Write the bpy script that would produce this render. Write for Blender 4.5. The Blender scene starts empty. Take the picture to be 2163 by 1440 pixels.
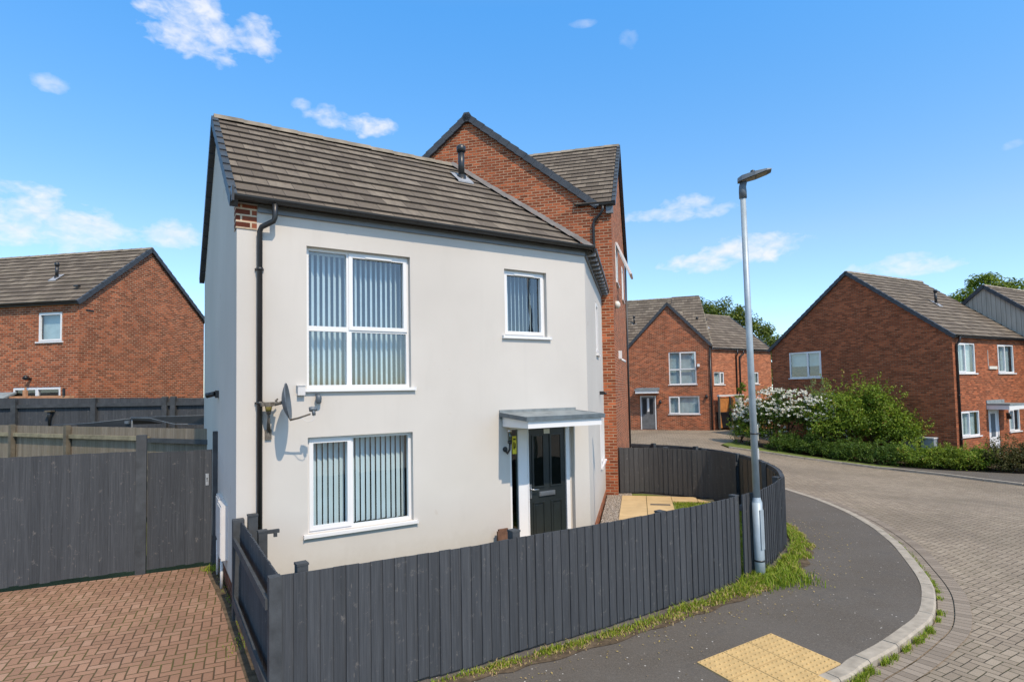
import bpy, bmesh, math, random
import numpy as np
from mathutils import Vector, Matrix
random.seed(7); RNG = np.random.default_rng(11)
scene = bpy.context.scene
COL = scene.collection
rad = math.radians

# ------------------------------------------------------------------ camera
PITCH, ROLL, CAMH = .044, -.018, 2.75
Fv = Vector((0, math.cos(PITCH), math.sin(PITCH)))
R0 = Vector((1, 0, 0)); U0 = Vector((0, -math.sin(PITCH), math.cos(PITCH)))
Rv = math.cos(ROLL)*R0 + math.sin(ROLL)*U0
Uv = -math.sin(ROLL)*R0 + math.cos(ROLL)*U0
cd = bpy.data.cameras.new("camera"); cam = bpy.data.objects.new("camera", cd); COL.objects.link(cam)
M4 = Matrix(((Rv.x, Uv.x, -Fv.x, 0), (Rv.y, Uv.y, -Fv.y, 0), (Rv.z, Uv.z, -Fv.z, CAMH), (0, 0, 0, 1)))
cam.matrix_world = M4
cd.sensor_fit = 'HORIZONTAL'; cd.sensor_width = 36; cd.lens = 1222.2*36/2163
cd.shift_x = (1081.5-1069.0)/2163; cd.shift_y = (771.4-720)/2163
cd.clip_start = .1; cd.clip_end = 2000
scene.camera = cam

# ------------------------------------------------------------------ light
SUN_EL, SUN_AZ = 50.0, -57.0          # azimuth of the sun measured from +X, counter-clockwise
sd = Vector((math.cos(rad(SUN_EL))*math.cos(rad(SUN_AZ)), math.cos(rad(SUN_EL))*math.sin(rad(SUN_AZ)), math.sin(rad(SUN_EL))))
sl = bpy.data.lights.new("sun", 'SUN'); sl.energy = 2.9; sl.angle = rad(.55); sl.color = (1, .84, .655)
so = bpy.data.objects.new("sun", sl); COL.objects.link(so)
so.rotation_euler = sd.to_track_quat('Z', 'Y').to_euler()

def nt_new(nt, t, **kw):
    n = nt.nodes.new(t)
    for k, v in kw.items():
        if k == 'inp':
            for a, b in v.items(): n.inputs[a].default_value = b
        else: setattr(n, k, v)
    return n

world = bpy.data.worlds.new("World"); scene.world = world; world.use_nodes = True
nt = world.node_tree; nt.nodes.clear(); LK = nt.links.new
out = nt_new(nt, 'ShaderNodeOutputWorld'); bg = nt_new(nt, 'ShaderNodeBackground')
bg.inputs['Strength'].default_value = .15
sky = nt_new(nt, 'ShaderNodeTexSky', sky_type='NISHITA', sun_disc=False, sun_elevation=rad(SUN_EL), sun_rotation=rad(90-SUN_AZ),
             air_density=1.0, dust_density=.3, ozone_density=2.5, altitude=100)
hs = nt_new(nt, 'ShaderNodeHueSaturation', inp={'Saturation': 1.22, 'Value': 1.0})
LK(sky.outputs[0], hs.inputs['Color'])
tc = nt_new(nt, 'ShaderNodeTexCoord'); sep = nt_new(nt, 'ShaderNodeSeparateXYZ'); LK(tc.outputs['Generated'], sep.inputs[0])
def mth(op, a, b=None, c=None, clamp=False):
    n = nt.nodes.new('ShaderNodeMath'); n.operation = op; n.use_clamp = clamp
    for i, v in enumerate((a, b, c)):
        if v is None: continue
        if isinstance(v, (int, float)): n.inputs[i].default_value = v
        else: LK(v, n.inputs[i])
    return n.outputs[0]
az = mth('MULTIPLY', mth('ARCTAN2', sep.outputs[0], sep.outputs[1]), 57.2958)
el = mth('MULTIPLY', mth('ARCSINE', sep.outputs[2]), 57.2958)
comb = nt_new(nt, 'ShaderNodeCombineXYZ'); LK(az, comb.inputs[0]); LK(mth('MULTIPLY', el, 1.7), comb.inputs[1])
nz = nt_new(nt, 'ShaderNodeTexNoise', inp={'Scale': .38, 'Detail': 4.0, 'Roughness': .5, 'Distortion': .3})
LK(comb.outputs[0], nz.inputs['Vector'])
nz2 = nt_new(nt, 'ShaderNodeTexNoise', inp={'Scale': 1.1, 'Detail': 4.0, 'Roughness': .5, 'Distortion': .6})
LK(comb.outputs[0], nz2.inputs['Vector'])
nsum = mth('ADD', mth('MULTIPLY', mth('SUBTRACT', nz.outputs[0], .5), 4.2), mth('MULTIPLY', mth('SUBTRACT', nz2.outputs[0], .5), 1.7))
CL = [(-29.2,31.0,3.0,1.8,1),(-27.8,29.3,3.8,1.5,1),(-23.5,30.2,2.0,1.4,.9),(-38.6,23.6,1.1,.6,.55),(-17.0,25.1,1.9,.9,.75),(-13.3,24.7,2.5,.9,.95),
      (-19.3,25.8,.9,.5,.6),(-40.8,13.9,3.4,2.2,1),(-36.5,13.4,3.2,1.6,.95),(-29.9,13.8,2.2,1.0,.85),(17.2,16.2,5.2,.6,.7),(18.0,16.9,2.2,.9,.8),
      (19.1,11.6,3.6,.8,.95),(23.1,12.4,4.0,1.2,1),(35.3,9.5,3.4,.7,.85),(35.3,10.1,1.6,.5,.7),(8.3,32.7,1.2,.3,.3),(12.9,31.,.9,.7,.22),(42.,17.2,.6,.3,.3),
      (-78,40,18,11,1),(-105,52,24,12,1),(-90,16,16,5,1),(-125,28,14,8,1),(150,38,16,7,1),(170,22,9,3,.9),(120,30,12,5,.9),(-150,30,14,5,1),(-120,25,14,6,1),(-172,12,14,2,.9),(75,24,9,3,.9),(-75,30,12,4,.9)]  # out-of-view clouds; the big ones at left added to light the shaded gable
mask = None
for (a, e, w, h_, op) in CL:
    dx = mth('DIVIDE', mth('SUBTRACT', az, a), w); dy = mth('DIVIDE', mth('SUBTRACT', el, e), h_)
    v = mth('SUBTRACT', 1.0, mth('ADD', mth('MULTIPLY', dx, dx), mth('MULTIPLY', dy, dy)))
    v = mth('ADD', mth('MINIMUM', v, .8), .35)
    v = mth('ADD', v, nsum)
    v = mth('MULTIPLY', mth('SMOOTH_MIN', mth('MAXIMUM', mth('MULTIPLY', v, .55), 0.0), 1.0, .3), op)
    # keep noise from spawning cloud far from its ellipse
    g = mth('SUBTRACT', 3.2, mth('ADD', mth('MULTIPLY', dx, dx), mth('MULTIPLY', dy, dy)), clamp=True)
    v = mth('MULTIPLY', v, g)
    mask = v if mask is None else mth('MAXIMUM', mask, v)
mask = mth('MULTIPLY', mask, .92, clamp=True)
mxc = nt_new(nt, 'ShaderNodeMix', data_type='RGBA'); LK(mask, mxc.inputs['Factor']); 
# slight pink-grey belly where the cloud noise is low
cmx = nt_new(nt, 'ShaderNodeMix', data_type='RGBA'); LK(nz2.outputs[0], cmx.inputs['Factor'])
cmx.inputs['A'].default_value = (3.6, 3.85, 4.5, 1); cmx.inputs['B'].default_value = (4.75, 4.75, 4.8, 1)
# tint of the clear sky: pale near the horizon, azure in view, warm and boosted overhead as added fill
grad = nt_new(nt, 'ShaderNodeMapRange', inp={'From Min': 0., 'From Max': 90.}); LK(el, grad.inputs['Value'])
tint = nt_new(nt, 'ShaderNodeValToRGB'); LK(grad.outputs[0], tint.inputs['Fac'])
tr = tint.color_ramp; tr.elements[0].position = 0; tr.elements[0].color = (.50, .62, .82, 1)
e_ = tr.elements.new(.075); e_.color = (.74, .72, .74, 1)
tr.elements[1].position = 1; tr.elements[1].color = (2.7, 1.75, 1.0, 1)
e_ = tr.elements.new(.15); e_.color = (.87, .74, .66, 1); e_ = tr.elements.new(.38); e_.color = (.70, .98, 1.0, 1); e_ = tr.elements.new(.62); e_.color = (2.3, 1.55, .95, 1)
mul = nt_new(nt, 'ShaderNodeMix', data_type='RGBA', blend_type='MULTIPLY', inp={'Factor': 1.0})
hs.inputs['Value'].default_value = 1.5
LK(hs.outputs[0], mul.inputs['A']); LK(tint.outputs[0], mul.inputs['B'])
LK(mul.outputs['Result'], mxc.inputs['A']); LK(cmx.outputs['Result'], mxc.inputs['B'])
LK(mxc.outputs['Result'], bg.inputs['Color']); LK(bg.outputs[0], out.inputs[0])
scene.view_settings.view_transform = 'Standard'; scene.view_settings.look = 'None'
scene.view_settings.exposure = .55; scene.view_settings.gamma = 1
scene.render.engine = 'CYCLES'

# ------------------------------------------------------------------ terrain
def S(t):
    t = min(1, max(0, t)); return t*t*(3-2*t)
def hgt(x, y):
    return 1.0*S((y-9.8)/9)*S((-1-x)/3) + .27*S((y-20)/12)*S((18-x)/4)*S((x+1)/4) - .4*S((x-8.5)/6)*S((y-9)/8)*(1-S((y-27)/8))

# ------------------------------------------------------------------ materials
MATS = {}
def mat(name, rough=.8, spec=.3):
    m = bpy.data.materials.new(name); m.use_nodes = True; n = m.node_tree
    b = n.nodes['Principled BSDF']; b.inputs['Roughness'].default_value = rough
    b.inputs['Specular IOR Level'].default_value = spec
    MATS[name] = m
    return m, n, b
def nd(n, t, **kw): return nt_new(n, t, **kw)
def ramp(n, src, stops):
    r = n.nodes.new('ShaderNodeValToRGB'); n.links.new(src, r.inputs['Fac'])
    e = r.color_ramp.elements
    while len(e) < len(stops): e.new(.5)
    for i, (p, c) in enumerate(stops):
        e[i].position = p; e[i].color = (*c, 1) if len(c) == 3 else c
    return r.outputs['Color']
def mix(n, fac, a, b, mode='MIX'):
    m = n.nodes.new('ShaderNodeMix'); m.data_type = 'RGBA'; m.blend_type = mode
    for k, v in (('Factor', fac), ('A', a), ('B', b)):
        if hasattr(v, 'links') or isinstance(v, bpy.types.NodeSocket): n.links.new(v, m.inputs[k])
        elif k == 'Factor': m.inputs[k].default_value = v
        else: m.inputs[k].default_value = (*v, 1) if len(v) == 3 else v
    return m.outputs['Result']
def noise(n, vec, scale, detail=4, rough=.55, sc=None, dist=0):
    if sc is not None:
        mp = n.nodes.new('ShaderNodeMapping'); mp.inputs['Scale'].default_value = sc; n.links.new(vec, mp.inputs[0]); vec = mp.outputs[0]
    t = n.nodes.new('ShaderNodeTexNoise'); t.inputs['Scale'].default_value = scale; t.inputs['Detail'].default_value = detail
    t.inputs['Roughness'].default_value = rough; t.inputs['Distortion'].default_value = dist
    n.links.new(vec, t.inputs['Vector']); return t.outputs[0]
def uvn(n): return n.nodes.new('ShaderNodeUVMap').outputs[0]
def obj_co(n): return n.nodes.new('ShaderNodeNewGeometry').outputs['Position']
def bump(n, b, hsrc, strength=.3, dist=.01):
    bm = n.nodes.new('ShaderNodeBump'); bm.inputs['Strength'].default_value = strength; bm.inputs['Distance'].default_value = dist
    n.links.new(hsrc, bm.inputs['Height']); n.links.new(bm.outputs[0], b.inputs['Normal'])
def nm(n, op, a, b=None, c=None, clamp=False):
    m = n.nodes.new('ShaderNodeMath'); m.operation = op; m.use_clamp = clamp
    for i, v in enumerate((a, b, c)):
        if v is None: continue
        if isinstance(v, (int, float)): m.inputs[i].default_value = v
        else: n.links.new(v, m.inputs[i])
    return m.outputs[0]
def smooth_range(n, src, a, b):
    m = n.nodes.new('ShaderNodeMapRange'); m.inputs['From Min'].default_value = a; m.inputs['From Max'].default_value = b
    n.links.new(src, m.inputs['Value']); return m.outputs[0]

def plain(name, col, rough=.5, spec=.4, var=.12, scale=6, metal=0, bmp=0):
    m, n, b = mat(name, rough, spec); p = obj_co(n)
    f = noise(n, p, scale, 5, .6)
    c = mix(n, smooth_range(n, f, .3, .7), tuple(x*(1-var) for x in col), tuple(min(1, x*(1+var)) for x in col))
    n.links.new(c, b.inputs['Base Color']); b.inputs['Metallic'].default_value = metal
    if bmp: bump(n, b, noise(n, p, scale*12, 4), bmp, .004)
    return m

def brick_mat(name, c1, c2, mortar, dark=(.05, .03, .025), bw=.225, rh=.075, ms=.011, patch=.35):
    m, n, b = mat(name, .88, .15); u = uvn(n)
    t = n.nodes.new('ShaderNodeTexBrick'); n.links.new(u, t.inputs['Vector'])
    t.offset = .5; t.squash = 1
    for k, v in (('Scale', 1), ('Mortar Size', ms), ('Mortar Smooth', .25), ('Bias', 0), ('Brick Width', bw), ('Row Height', rh)): t.inputs[k].default_value = v
    t.inputs['Color1'].default_value = (0, 0, 0, 1); t.inputs['Color2'].default_value = (1, 1, 1, 1); t.inputs['Mortar'].default_value = (.5, .5, .5, 1)
    bc = ramp(n, t.outputs['Color'], [(0, tuple(x*.6 for x in c1)), (.12, tuple(x*.8 for x in c1)), (.45, c1), (.78, c2), (1, tuple(min(1, x*1.22) for x in c2))])
    big = noise(n, u, .55, 4, .6)
    bc = mix(n, nm(n, 'MULTIPLY', smooth_range(n, big, .42, .68), patch), bc, tuple(x*.5 for x in c1))
    sm = noise(n, u, 9, 4, .7)
    bc = mix(n, .3, bc, ramp(n, sm, [(.3, (.3, .3, .3)), (.7, (.75, .75, .75))]), 'OVERLAY')
    mo = mix(n, smooth_range(n, noise(n, u, 2.3, 4), .35, .65), mortar, tuple(x*.62 for x in mortar))
    col = mix(n, t.outputs['Fac'], bc, mo)
    n.links.new(col, b.inputs['Base Color'])
    hh = nm(n, 'SUBTRACT', nm(n, 'MULTIPLY', sm, .5), t.outputs['Fac']); bump(n, b, hh, .6, .008)
    return m
M_brick = brick_mat('red_brick', (.255, .068, .030), (.39, .108, .045), (.43, .29, .19))
M_brick_b = brick_mat('dark_red_brick', (.26, .072, .032), (.37, .106, .045), (.29, .16, .095), patch=.25)
M_brick_o = brick_mat('orange_brick', (.38, .118, .058), (.51, .172, .082), (.44, .26, .16), patch=.15)
M_plinth = brick_mat('plinth_brick', (.10, .035, .022), (.16, .05, .03), (.16, .12, .09), patch=.3)

def tile_mat():
    m, n, b = mat('concrete_tile', .93, .12); u = uvn(n)
    t = n.nodes.new('ShaderNodeTexBrick'); n.links.new(u, t.inputs['Vector']); t.offset = .5
    for k, v in (('Scale', 1), ('Mortar Size', .0045), ('Mortar Smooth', .1), ('Bias', 0), ('Brick Width', .34), ('Row Height', .312)): t.inputs[k].default_value = v
    t.inputs['Color1'].default_value = (0, 0, 0, 1); t.inputs['Color2'].default_value = (1, 1, 1, 1); t.inputs['Mortar'].default_value = (.4, .4, .4, 1)
    bc = ramp(n, t.outputs['Color'], [(0, (.100, .082, .064)), (.5, (.152, .126, .098)), (1, (.215, .180, .140))])
    st = noise(n, u, 3.2, 6, .65, sc=(2.2, .5, 1))
    bc = mix(n, smooth_range(n, st, .40, .72), bc, (.120, .098, .080))
    bc = mix(n, nm(n, 'MULTIPLY', smooth_range(n, noise(n, u, 22, 3, .7), .55, .75), .35), bc, (.30, .27, .22))
    bc = mix(n, nm(n, 'MULTIPLY', smooth_range(n, noise(n, u, .9, 5, .6), .58, .78), .5), bc, (.17, .155, .10))
    bc = mix(n, t.outputs['Fac'], bc, (.05, .042, .036))
    n.links.new(bc, b.inputs['Base Color'])
    bump(n, b, nm(n, 'SUBTRACT', noise(n, u, 60, 3), t.outputs['Fac']), .35, .004)
    return m
M_tile = tile_mat()
M_ridge = plain('ridge_tile', (.21, .18, .14), .9, .15, .35, 3.5, bmp=.4)
M_hip = plain('hip_tile', (.16, .145, .135), .9, .15, .25, 3.5, bmp=.4)

def render_mat():
    m, n, b = mat('wall_render', .9, .12); p = obj_co(n)
    c = mix(n, smooth_range(n, noise(n, p, .45, 5, .55), .3, .7), (.498, .472, .434), (.562, .535, .495))
    c = mix(n, nm(n, 'MULTIPLY', smooth_range(n, noise(n, p, 2.4, 6, .65, sc=(1, 1, .25)), .56, .8), .22), c, (.42, .40, .365))
    sp = nm(n, 'MULTIPLY', smooth_range(n, noise(n, p, 3.1, 2, .4), .73, .76), .5)
    c = mix(n, sp, c, (.46, .40, .34))
    spz = nd(n, 'ShaderNodeSeparateXYZ'); n.links.new(p, spz.inputs[0])
    nf = noise(n, p, 7, 5, .7)
    low = smooth_range(n, nm(n, 'ADD', spz.outputs[2], nm(n, 'MULTIPLY', nf, -.55)), .35, -.05)
    c = mix(n, nm(n, 'MULTIPLY', low, .3), c, (.36, .31, .25))
    stk = smooth_range(n, noise(n, p, 5.0, 4, .6, sc=(1, 1, .06)), .57, .72)
    c = mix(n, nm(n, 'MULTIPLY', stk, .07), c, (.38, .36, .33))
    n.links.new(c, b.inputs['Base Color'])
    bump(n, b, nm(n, 'ADD', noise(n, p, 260, 3, .7), nm(n, 'MULTIPLY', noise(n, p, 2.0, 3), 2.2)), .22, .004)
    return m
M_render = render_mat()
M_upvc = plain('white_upvc', (.70, .70, .70), .32, .5, .02, 4)
M_upvcg = plain('grey_white_upvc', (.58, .57, .56), .4, .4, .05, 4)
M_black = plain('black_plastic', (.020, .021, .023), .38, .5, .25, 5)
M_verge = plain('charcoal_verge', (.045, .050, .058), .5, .4, .25, 4)
M_fascia = plain('grey_fascia', (.14, .155, .17), .45, .4, .10, 4)
M_lead = plain('lead_flashing', (.27, .28, .30), .55, .4, .25, 5)
M_felt = plain('grey_canopy_felt', (.20, .225, .23), .75, .3, .25, 5, bmp=.3)
M_felt_edge = plain('grey_canopy_edge', (.10, .125, .14), .5, .4, .25, 9)
M_chrome = plain('brushed_metal', (.55, .55, .56), .3, .5, .1, 9, metal=.9)
M_door = plain('charcoal_door_paint', (.018, .023, .024), .33, .5, .2, 3)
M_doorbg = plain('grey_door_paint', (.12, .125, .13), .4, .5, .3, 4)
M_galv = plain('galvanised_steel', (.33, .39, .43), .5, .5, .16, 5, metal=.25)
M_galvd = plain('lamp_grey', (.11, .13, .15), .5, .5, .2, 7, metal=.2)
M_lampglass = plain('lamp_diffuser', (.22, .20, .17), .3, .5, .2, 20)
M_yellow = plain('yellow_sticker', (.62, .55, .03), .5, .4, .08, 9)
M_rust = plain('rusty_bracket', (.11, .10, .085), .75, .3, .5, 40)
M_moss = plain('mossy_rust', (.13, .11, .03), .9, .2, .4, 60)
M_dish = plain('dish_grey', (.085, .105, .125), .42, .45, .18, 9)
M_dark = plain('room_dark', (.008, .009, .010), .9, .1)  # near-black in place of room shade behind the glass; also the notice print
M_blind = plain('blind_fabric', (.80, .84, .84), .8, .2, .04, 3)
M_curtain = plain('net_curtain', (.50, .54, .52), .85, .2, .12, 3)
M_cream = plain('cream_plastic', (.62, .60, .52), .5, .4, .08, 8)
M_redboard = plain('red_brown_board', (.14, .075, .05), .85, .2, .3, 14)
M_oak = plain('orange_timber', (.42, .17, .045), .6, .3, .25, 3)
M_rawwood = plain('pale_orange_board', (.42, .22, .12), .8, .2, .3, 5)
M_pinkwall = plain('brown_wall_paint', (.17, .10, .085), .85, .2, .15, 3)
M_bin = plain('bin_plastic', (.014, .015, .018), .35, .5, .2, 4)
M_lid = plain('drain_cover', (.10, .09, .08), .6, .4, .3, 15)
M_clad = None
def glass_mat(name, refl=.16, tint=(.80, .90, .90)):
    m = bpy.data.materials.new(name); m.use_nodes = True; n = m.node_tree; n.nodes.clear()
    o = nd(n, 'ShaderNodeOutputMaterial'); tr_ = nd(n, 'ShaderNodeBsdfTransparent'); tr_.inputs[0].default_value = (*tint, 1)
    gl = nd(n, 'ShaderNodeBsdfGlossy'); gl.inputs['Roughness'].default_value = .015
    lw = nd(n, 'ShaderNodeLayerWeight'); lw.inputs[0].default_value = .5
    f = nm(n, 'MULTIPLY_ADD', nm(n, 'POWER', lw.outputs['Facing'], 4.0), 1-refl, refl, clamp=True)
    wv = noise(n, obj_co(n), 1.4, 2, .5); bm = nd(n, 'ShaderNodeBump'); bm.inputs['Strength'].default_value = .10; bm.inputs['Distance'].default_value = .05
    n.links.new(wv, bm.inputs['Height']); n.links.new(bm.outputs[0], gl.inputs['Normal'])
    mx = nd(n, 'ShaderNodeMixShader'); n.links.new(f, mx.inputs[0]); n.links.new(tr_.outputs[0], mx.inputs[1]); n.links.new(gl.outputs[0], mx.inputs[2])
    n.links.new(mx.outputs[0], o.inputs[0]); MATS[name] = m
    return m
M_glass = glass_mat('window_glass', .16, (.80, .90, .94))
M_glassd = glass_mat('door_glass', .08, (.30, .36, .34))

def wood_mat(name, cols, moss=0.0, vscale=1.0, knots=(.16, .15, .14)):
    m, n, b = mat(name, .82, .2); u = uvn(n)
    sp = nd(n, 'ShaderNodeSeparateXYZ'); n.links.new(u, sp.inputs[0])
    fl = nm(n, 'FLOOR', sp.outputs[0])
    wn = nd(n, 'ShaderNodeTexWhiteNoise', noise_dimensions='1D'); n.links.new(fl, wn.inputs['W'])
    cb = nd(n, 'ShaderNodeCombineXYZ'); n.links.new(sp.outputs[0], cb.inputs[0]); n.links.new(sp.outputs[1], cb.inputs[1]); n.links.new(nm(n, 'MULTIPLY', fl, 3.7), cb.inputs[2])
    g = noise(n, cb.outputs[0], 3.0, 6, .7, sc=(2.6, .45, 1), dist=.6)
    g2 = noise(n, cb.outputs[0], 7.0, 4, .7, sc=(3.0, .25, 1))
    f = nm(n, 'ADD', nm(n, 'MULTIPLY', wn.outputs['Value'], .20), nm(n, 'ADD', nm(n, 'MULTIPLY', g, 1.25), nm(n, 'MULTIPLY', g2, .8)))
    c = ramp(n, nm(n, 'SUBTRACT', f, .68), [(0, cols[0]), (.45, cols[1]), (.75, cols[2]), (1, cols[3])])
    kn = n.nodes.new('ShaderNodeTexVoronoi'); kn.inputs['Scale'].default_value = 1.9*vscale
    mp = n.nodes.new('ShaderNodeMapping'); mp.inputs['Scale'].default_value = (1, 1.6, 1); n.links.new(cb.outputs[0], mp.inputs[0]); n.links.new(mp.outputs[0], kn.inputs['Vector'])
    c = mix(n, nm(n, 'MULTIPLY', smooth_range(n, kn.outputs['Distance'], .085, .05), .55), c, knots)
    c = mix(n, nm(n, 'MULTIPLY', smooth_range(n, noise(n, obj_co(n), 11, 5, .8), .60, .68), .6), c, knots)
    if moss:
        c = mix(n, nm(n, 'MULTIPLY', smooth_range(n, noise(n, obj_co(n), 1.6, 4, .6), .45, .65), moss), c, (.10, .10, .04))
    n.links.new(c, b.inputs['Base Color']); bump(n, b, nm(n, 'ADD', g, g2), .35, .006)
    return m
M_fence = wood_mat('charcoal_fence_stain', [(.030, .033, .037), (.052, .057, .064), (.074, .080, .088), (.14, .145, .152)])
M_fenceg = wood_mat('grey_fence_stain', [(.040, .040, .040), (.058, .057, .057), (.080, .078, .076), (.125, .12, .115)])
M_fencein = wood_mat('weathered_fence', [(.105, .085, .060), (.20, .165, .125), (.30, .255, .20), (.43, .38, .31)], moss=.15, knots=(.24, .17, .10))
M_fencein2 = wood_mat('brown_grey_fence', [(.05, .042, .033), (.085, .07, .055), (.12, .10, .08), (.17, .145, .12)])
M_post = plain('charcoal_post', (.050, .055, .060), .7, .3, .3, 5, bmp=.3)
M_rail = plain('mossy_rail', (.24, .21, .14), .85, .2, .35, 4, bmp=.4)
M_wpost = plain('weathered_post', (.12, .105, .08), .85, .2, .3, 4, bmp=.4)
def clad_mat():
    m, n, b = mat('grey_cladding', .8, .2); u = uvn(n)
    sp = nd(n, 'ShaderNodeSeparateXYZ'); n.links.new(u, sp.inputs[0])
    fl = nm(n, 'FRACT', nm(n, 'MULTIPLY', sp.outputs[0], 5.5))
    g = noise(n, u, 2.2, 4, .6, sc=(4, .3, 1))
    c = mix(n, smooth_range(n, g, .35, .65), (.33, .30, .255), (.44, .40, .345))
    c = mix(n, smooth_range(n, fl, .10, .04), c, (.06, .06, .06)); n.links.new(c, b.inputs['Base Color'])
    return m
M_clad = clad_mat()

def herring(n, vec, unit, joint):
    sc = nd(n, 'ShaderNodeVectorMath', operation='SCALE'); n.links.new(vec, sc.inputs[0]); sc.inputs['Scale'].default_value = 1/unit
    sp = nd(n, 'ShaderNodeSeparateXYZ'); n.links.new(sc.outputs[0], sp.inputs[0]); x, y = sp.outputs[0], sp.outputs[1]
    i, j = nm(n, 'FLOOR', x), nm(n, 'FLOOR', y); fx, fy = nm(n, 'SUBTRACT', x, i), nm(n, 'SUBTRACT', y, j)
    k = nm(n, 'FLOORED_MODULO', nm(n, 'SUBTRACT', i, j), 4.0)
    def eq(v): return nm(n, 'COMPARE', k, float(v), .1)
    k1, k2 = eq(1), eq(2); vert = nm(n, 'GREATER_THAN', k, 1.5)
    u, v = nm(n, 'ADD', fx, k1), nm(n, 'ADD', fy, k2)
    def edge(a, L): return nm(n, 'MINIMUM', a, nm(n, 'SUBTRACT', float(L), a))
    dh = nm(n, 'MINIMUM', edge(u, 2), edge(fy, 1)); dv = nm(n, 'MINIMUM', edge(v, 2), edge(fx, 1))
    d = nm(n, 'ADD', nm(n, 'MULTIPLY', dv, vert), nm(n, 'MULTIPLY', dh, nm(n, 'SUBTRACT', 1.0, vert)))
    cb = nd(n, 'ShaderNodeCombineXYZ'); n.links.new(nm(n, 'SUBTRACT', i, k1), cb.inputs[0]); n.links.new(nm(n, 'SUBTRACT', j, k2), cb.inputs[1])
    wn = nd(n, 'ShaderNodeTexWhiteNoise', noise_dimensions='2D'); n.links.new(cb.outputs[0], wn.inputs[0])
    return wn.outputs['Value'], smooth_range(n, d, joint*1.6, joint*.6)
def paving_mat(name, cols, mortar, mossc, bw, rh, ms, rot, wob=.012, moss=.5, rough=.85):
    m, n, b = mat(name, rough, .2); p = obj_co(n)
    mp = n.nodes.new('ShaderNodeMapping'); mp.inputs['Rotation'].default_value = (0, 0, rad(-rot)); n.links.new(p, mp.inputs[0]); q = mp.outputs[0]
    w = n.nodes.new('ShaderNodeTexNoise'); w.inputs['Scale'].default_value = 2.2; n.links.new(q, w.inputs['Vector'])
    vm = nd(n, 'ShaderNodeVectorMath', operation='MULTIPLY_ADD'); n.links.new(w.outputs['Color'], vm.inputs[0]); vm.inputs[1].default_value = (wob*3, wob*3, 0); n.links.new(q, vm.inputs[2])
    rnd, jnt = herring(n, vm.outputs[0], bw, ms/bw)
    bc = ramp(n, rnd, [(0, cols[0]), (.4, cols[1]), (.75, cols[2]), (1, cols[3])])
    bc = mix(n, nm(n, 'MULTIPLY', smooth_range(n, noise(n, p, .38, 6, .62), .44, .66), .7), bc, tuple(x*.66 for x in cols[1]))
    bc = mix(n, nm(n, 'MULTIPLY', smooth_range(n, noise(n, p, 2.6, 5, .7), .6, .72), .5), bc, tuple(x*.55 for x in cols[1]))
    bc = mix(n, .3, bc, ramp(n, noise(n, p, 90, 4, .8), [(.3, (.3, .3, .3)), (.7, (.75, .75, .75))]), 'OVERLAY')
    mo = mix(n, nm(n, 'MULTIPLY', smooth_range(n, noise(n, p, 1.3, 4, .7), .42, .6), moss), mortar, mossc)
    c = mix(n, jnt, bc, mo); n.links.new(c, b.inputs['Base Color'])
    bump(n, b, nm(n, 'SUBTRACT', nm(n, 'MULTIPLY', noise(n, p, 80, 3), .3), jnt), .7, .008)
    return m, n, b
M_road, _n, _b = paving_mat('block_paving', [(.235, .190, .142), (.265, .215, .160), (.285, .232, .174), (.31, .255, .192)], (.050, .040, .030), (.075, .075, .022), .096, .205, .0044, 31, moss=.55)
M_drive, _n, _b = paving_mat('red_block_paving', [(.24, .140, .093), (.285, .165, .109), (.315, .186, .124), (.34, .212, .148)], (.075, .050, .030), (.085, .095, .020), .099, .205, .0062, 24, moss=.6)
M_chan, _n, _b = paving_mat('channel_blocks', [(.14, .112, .088), (.18, .148, .118), (.21, .175, .14), (.24, .20, .165)], (.050, .040, .030), (.085, .09, .02), .105, 60, .0085, 30, moss=.8)
M_border, _n, _b = paving_mat('dark_border_blocks', [(.10, .07, .055), (.13, .09, .07), (.15, .105, .085), (.17, .12, .10)], (.05, .04, .03), (.075, .085, .018), .21, .205, .010, 32, moss=.9)
def asphalt():
    m, n, b = mat('asphalt', .88, .2); p = obj_co(n)
    c = ramp(n, noise(n, p, 55, 5, .95), [(.34, (.058, .051, .044)), (.55, (.115, .098, .080)), (.70, (.205, .18, .148)), (.80, (.39, .35, .30))])
    c = mix(n, nm(n, 'MULTIPLY', smooth_range(n, noise(n, p, .8, 5, .65), .4, .65), .5), c, (.135, .122, .108))
    c = mix(n, nm(n, 'MULTIPLY', smooth_range(n, noise(n, p, 7, 5, .8), .58, .72), .45), c, (.17, .15, .13))
    c = mix(n, nm(n, 'MULTIPLY', smooth_range(n, noise(n, p, 22, 6, .95), .57, .63), .55), c, (.26, .235, .20))
    c = mix(n, nm(n, 'MULTIPLY', smooth_range(n, noise(n, p, 19, 6, .95), .44, .38), .55), c, (.045, .040, .036))
    c = mix(n, nm(n, 'MULTIPLY', smooth_range(n, noise(n, p, 1.6, 6, .7), .55, .7), .5), c, (.066, .060, .054))
    vo = n.nodes.new('ShaderNodeTexVoronoi'); vo.inputs['Scale'].default_value = 9; n.links.new(p, vo.inputs['Vector'])
    c = mix(n, smooth_range(n, vo.outputs['Distance'], .085, .06), c, (.50, .47, .42))
    n.links.new(c, b.inputs['Base Color']); bump(n, b, noise(n, p, 130, 3, .8), .6, .006)
    return m
M_asph = asphalt()
M_kerb = plain('kerb_concrete', (.33, .29, .235), .85, .2, .22, 7, bmp=.4)
M_slab = plain('sandstone_slab', (.50, .36, .19), .85, .2, .12, 2.5, bmp=.3)
M_tact = plain('buff_tactile', (.50, .345, .155), .85, .2, .13, 6, bmp=.4)
M_soil = plain('soil', (.10, .075, .05), .95, .1, .5, 9, bmp=.6)
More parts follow.
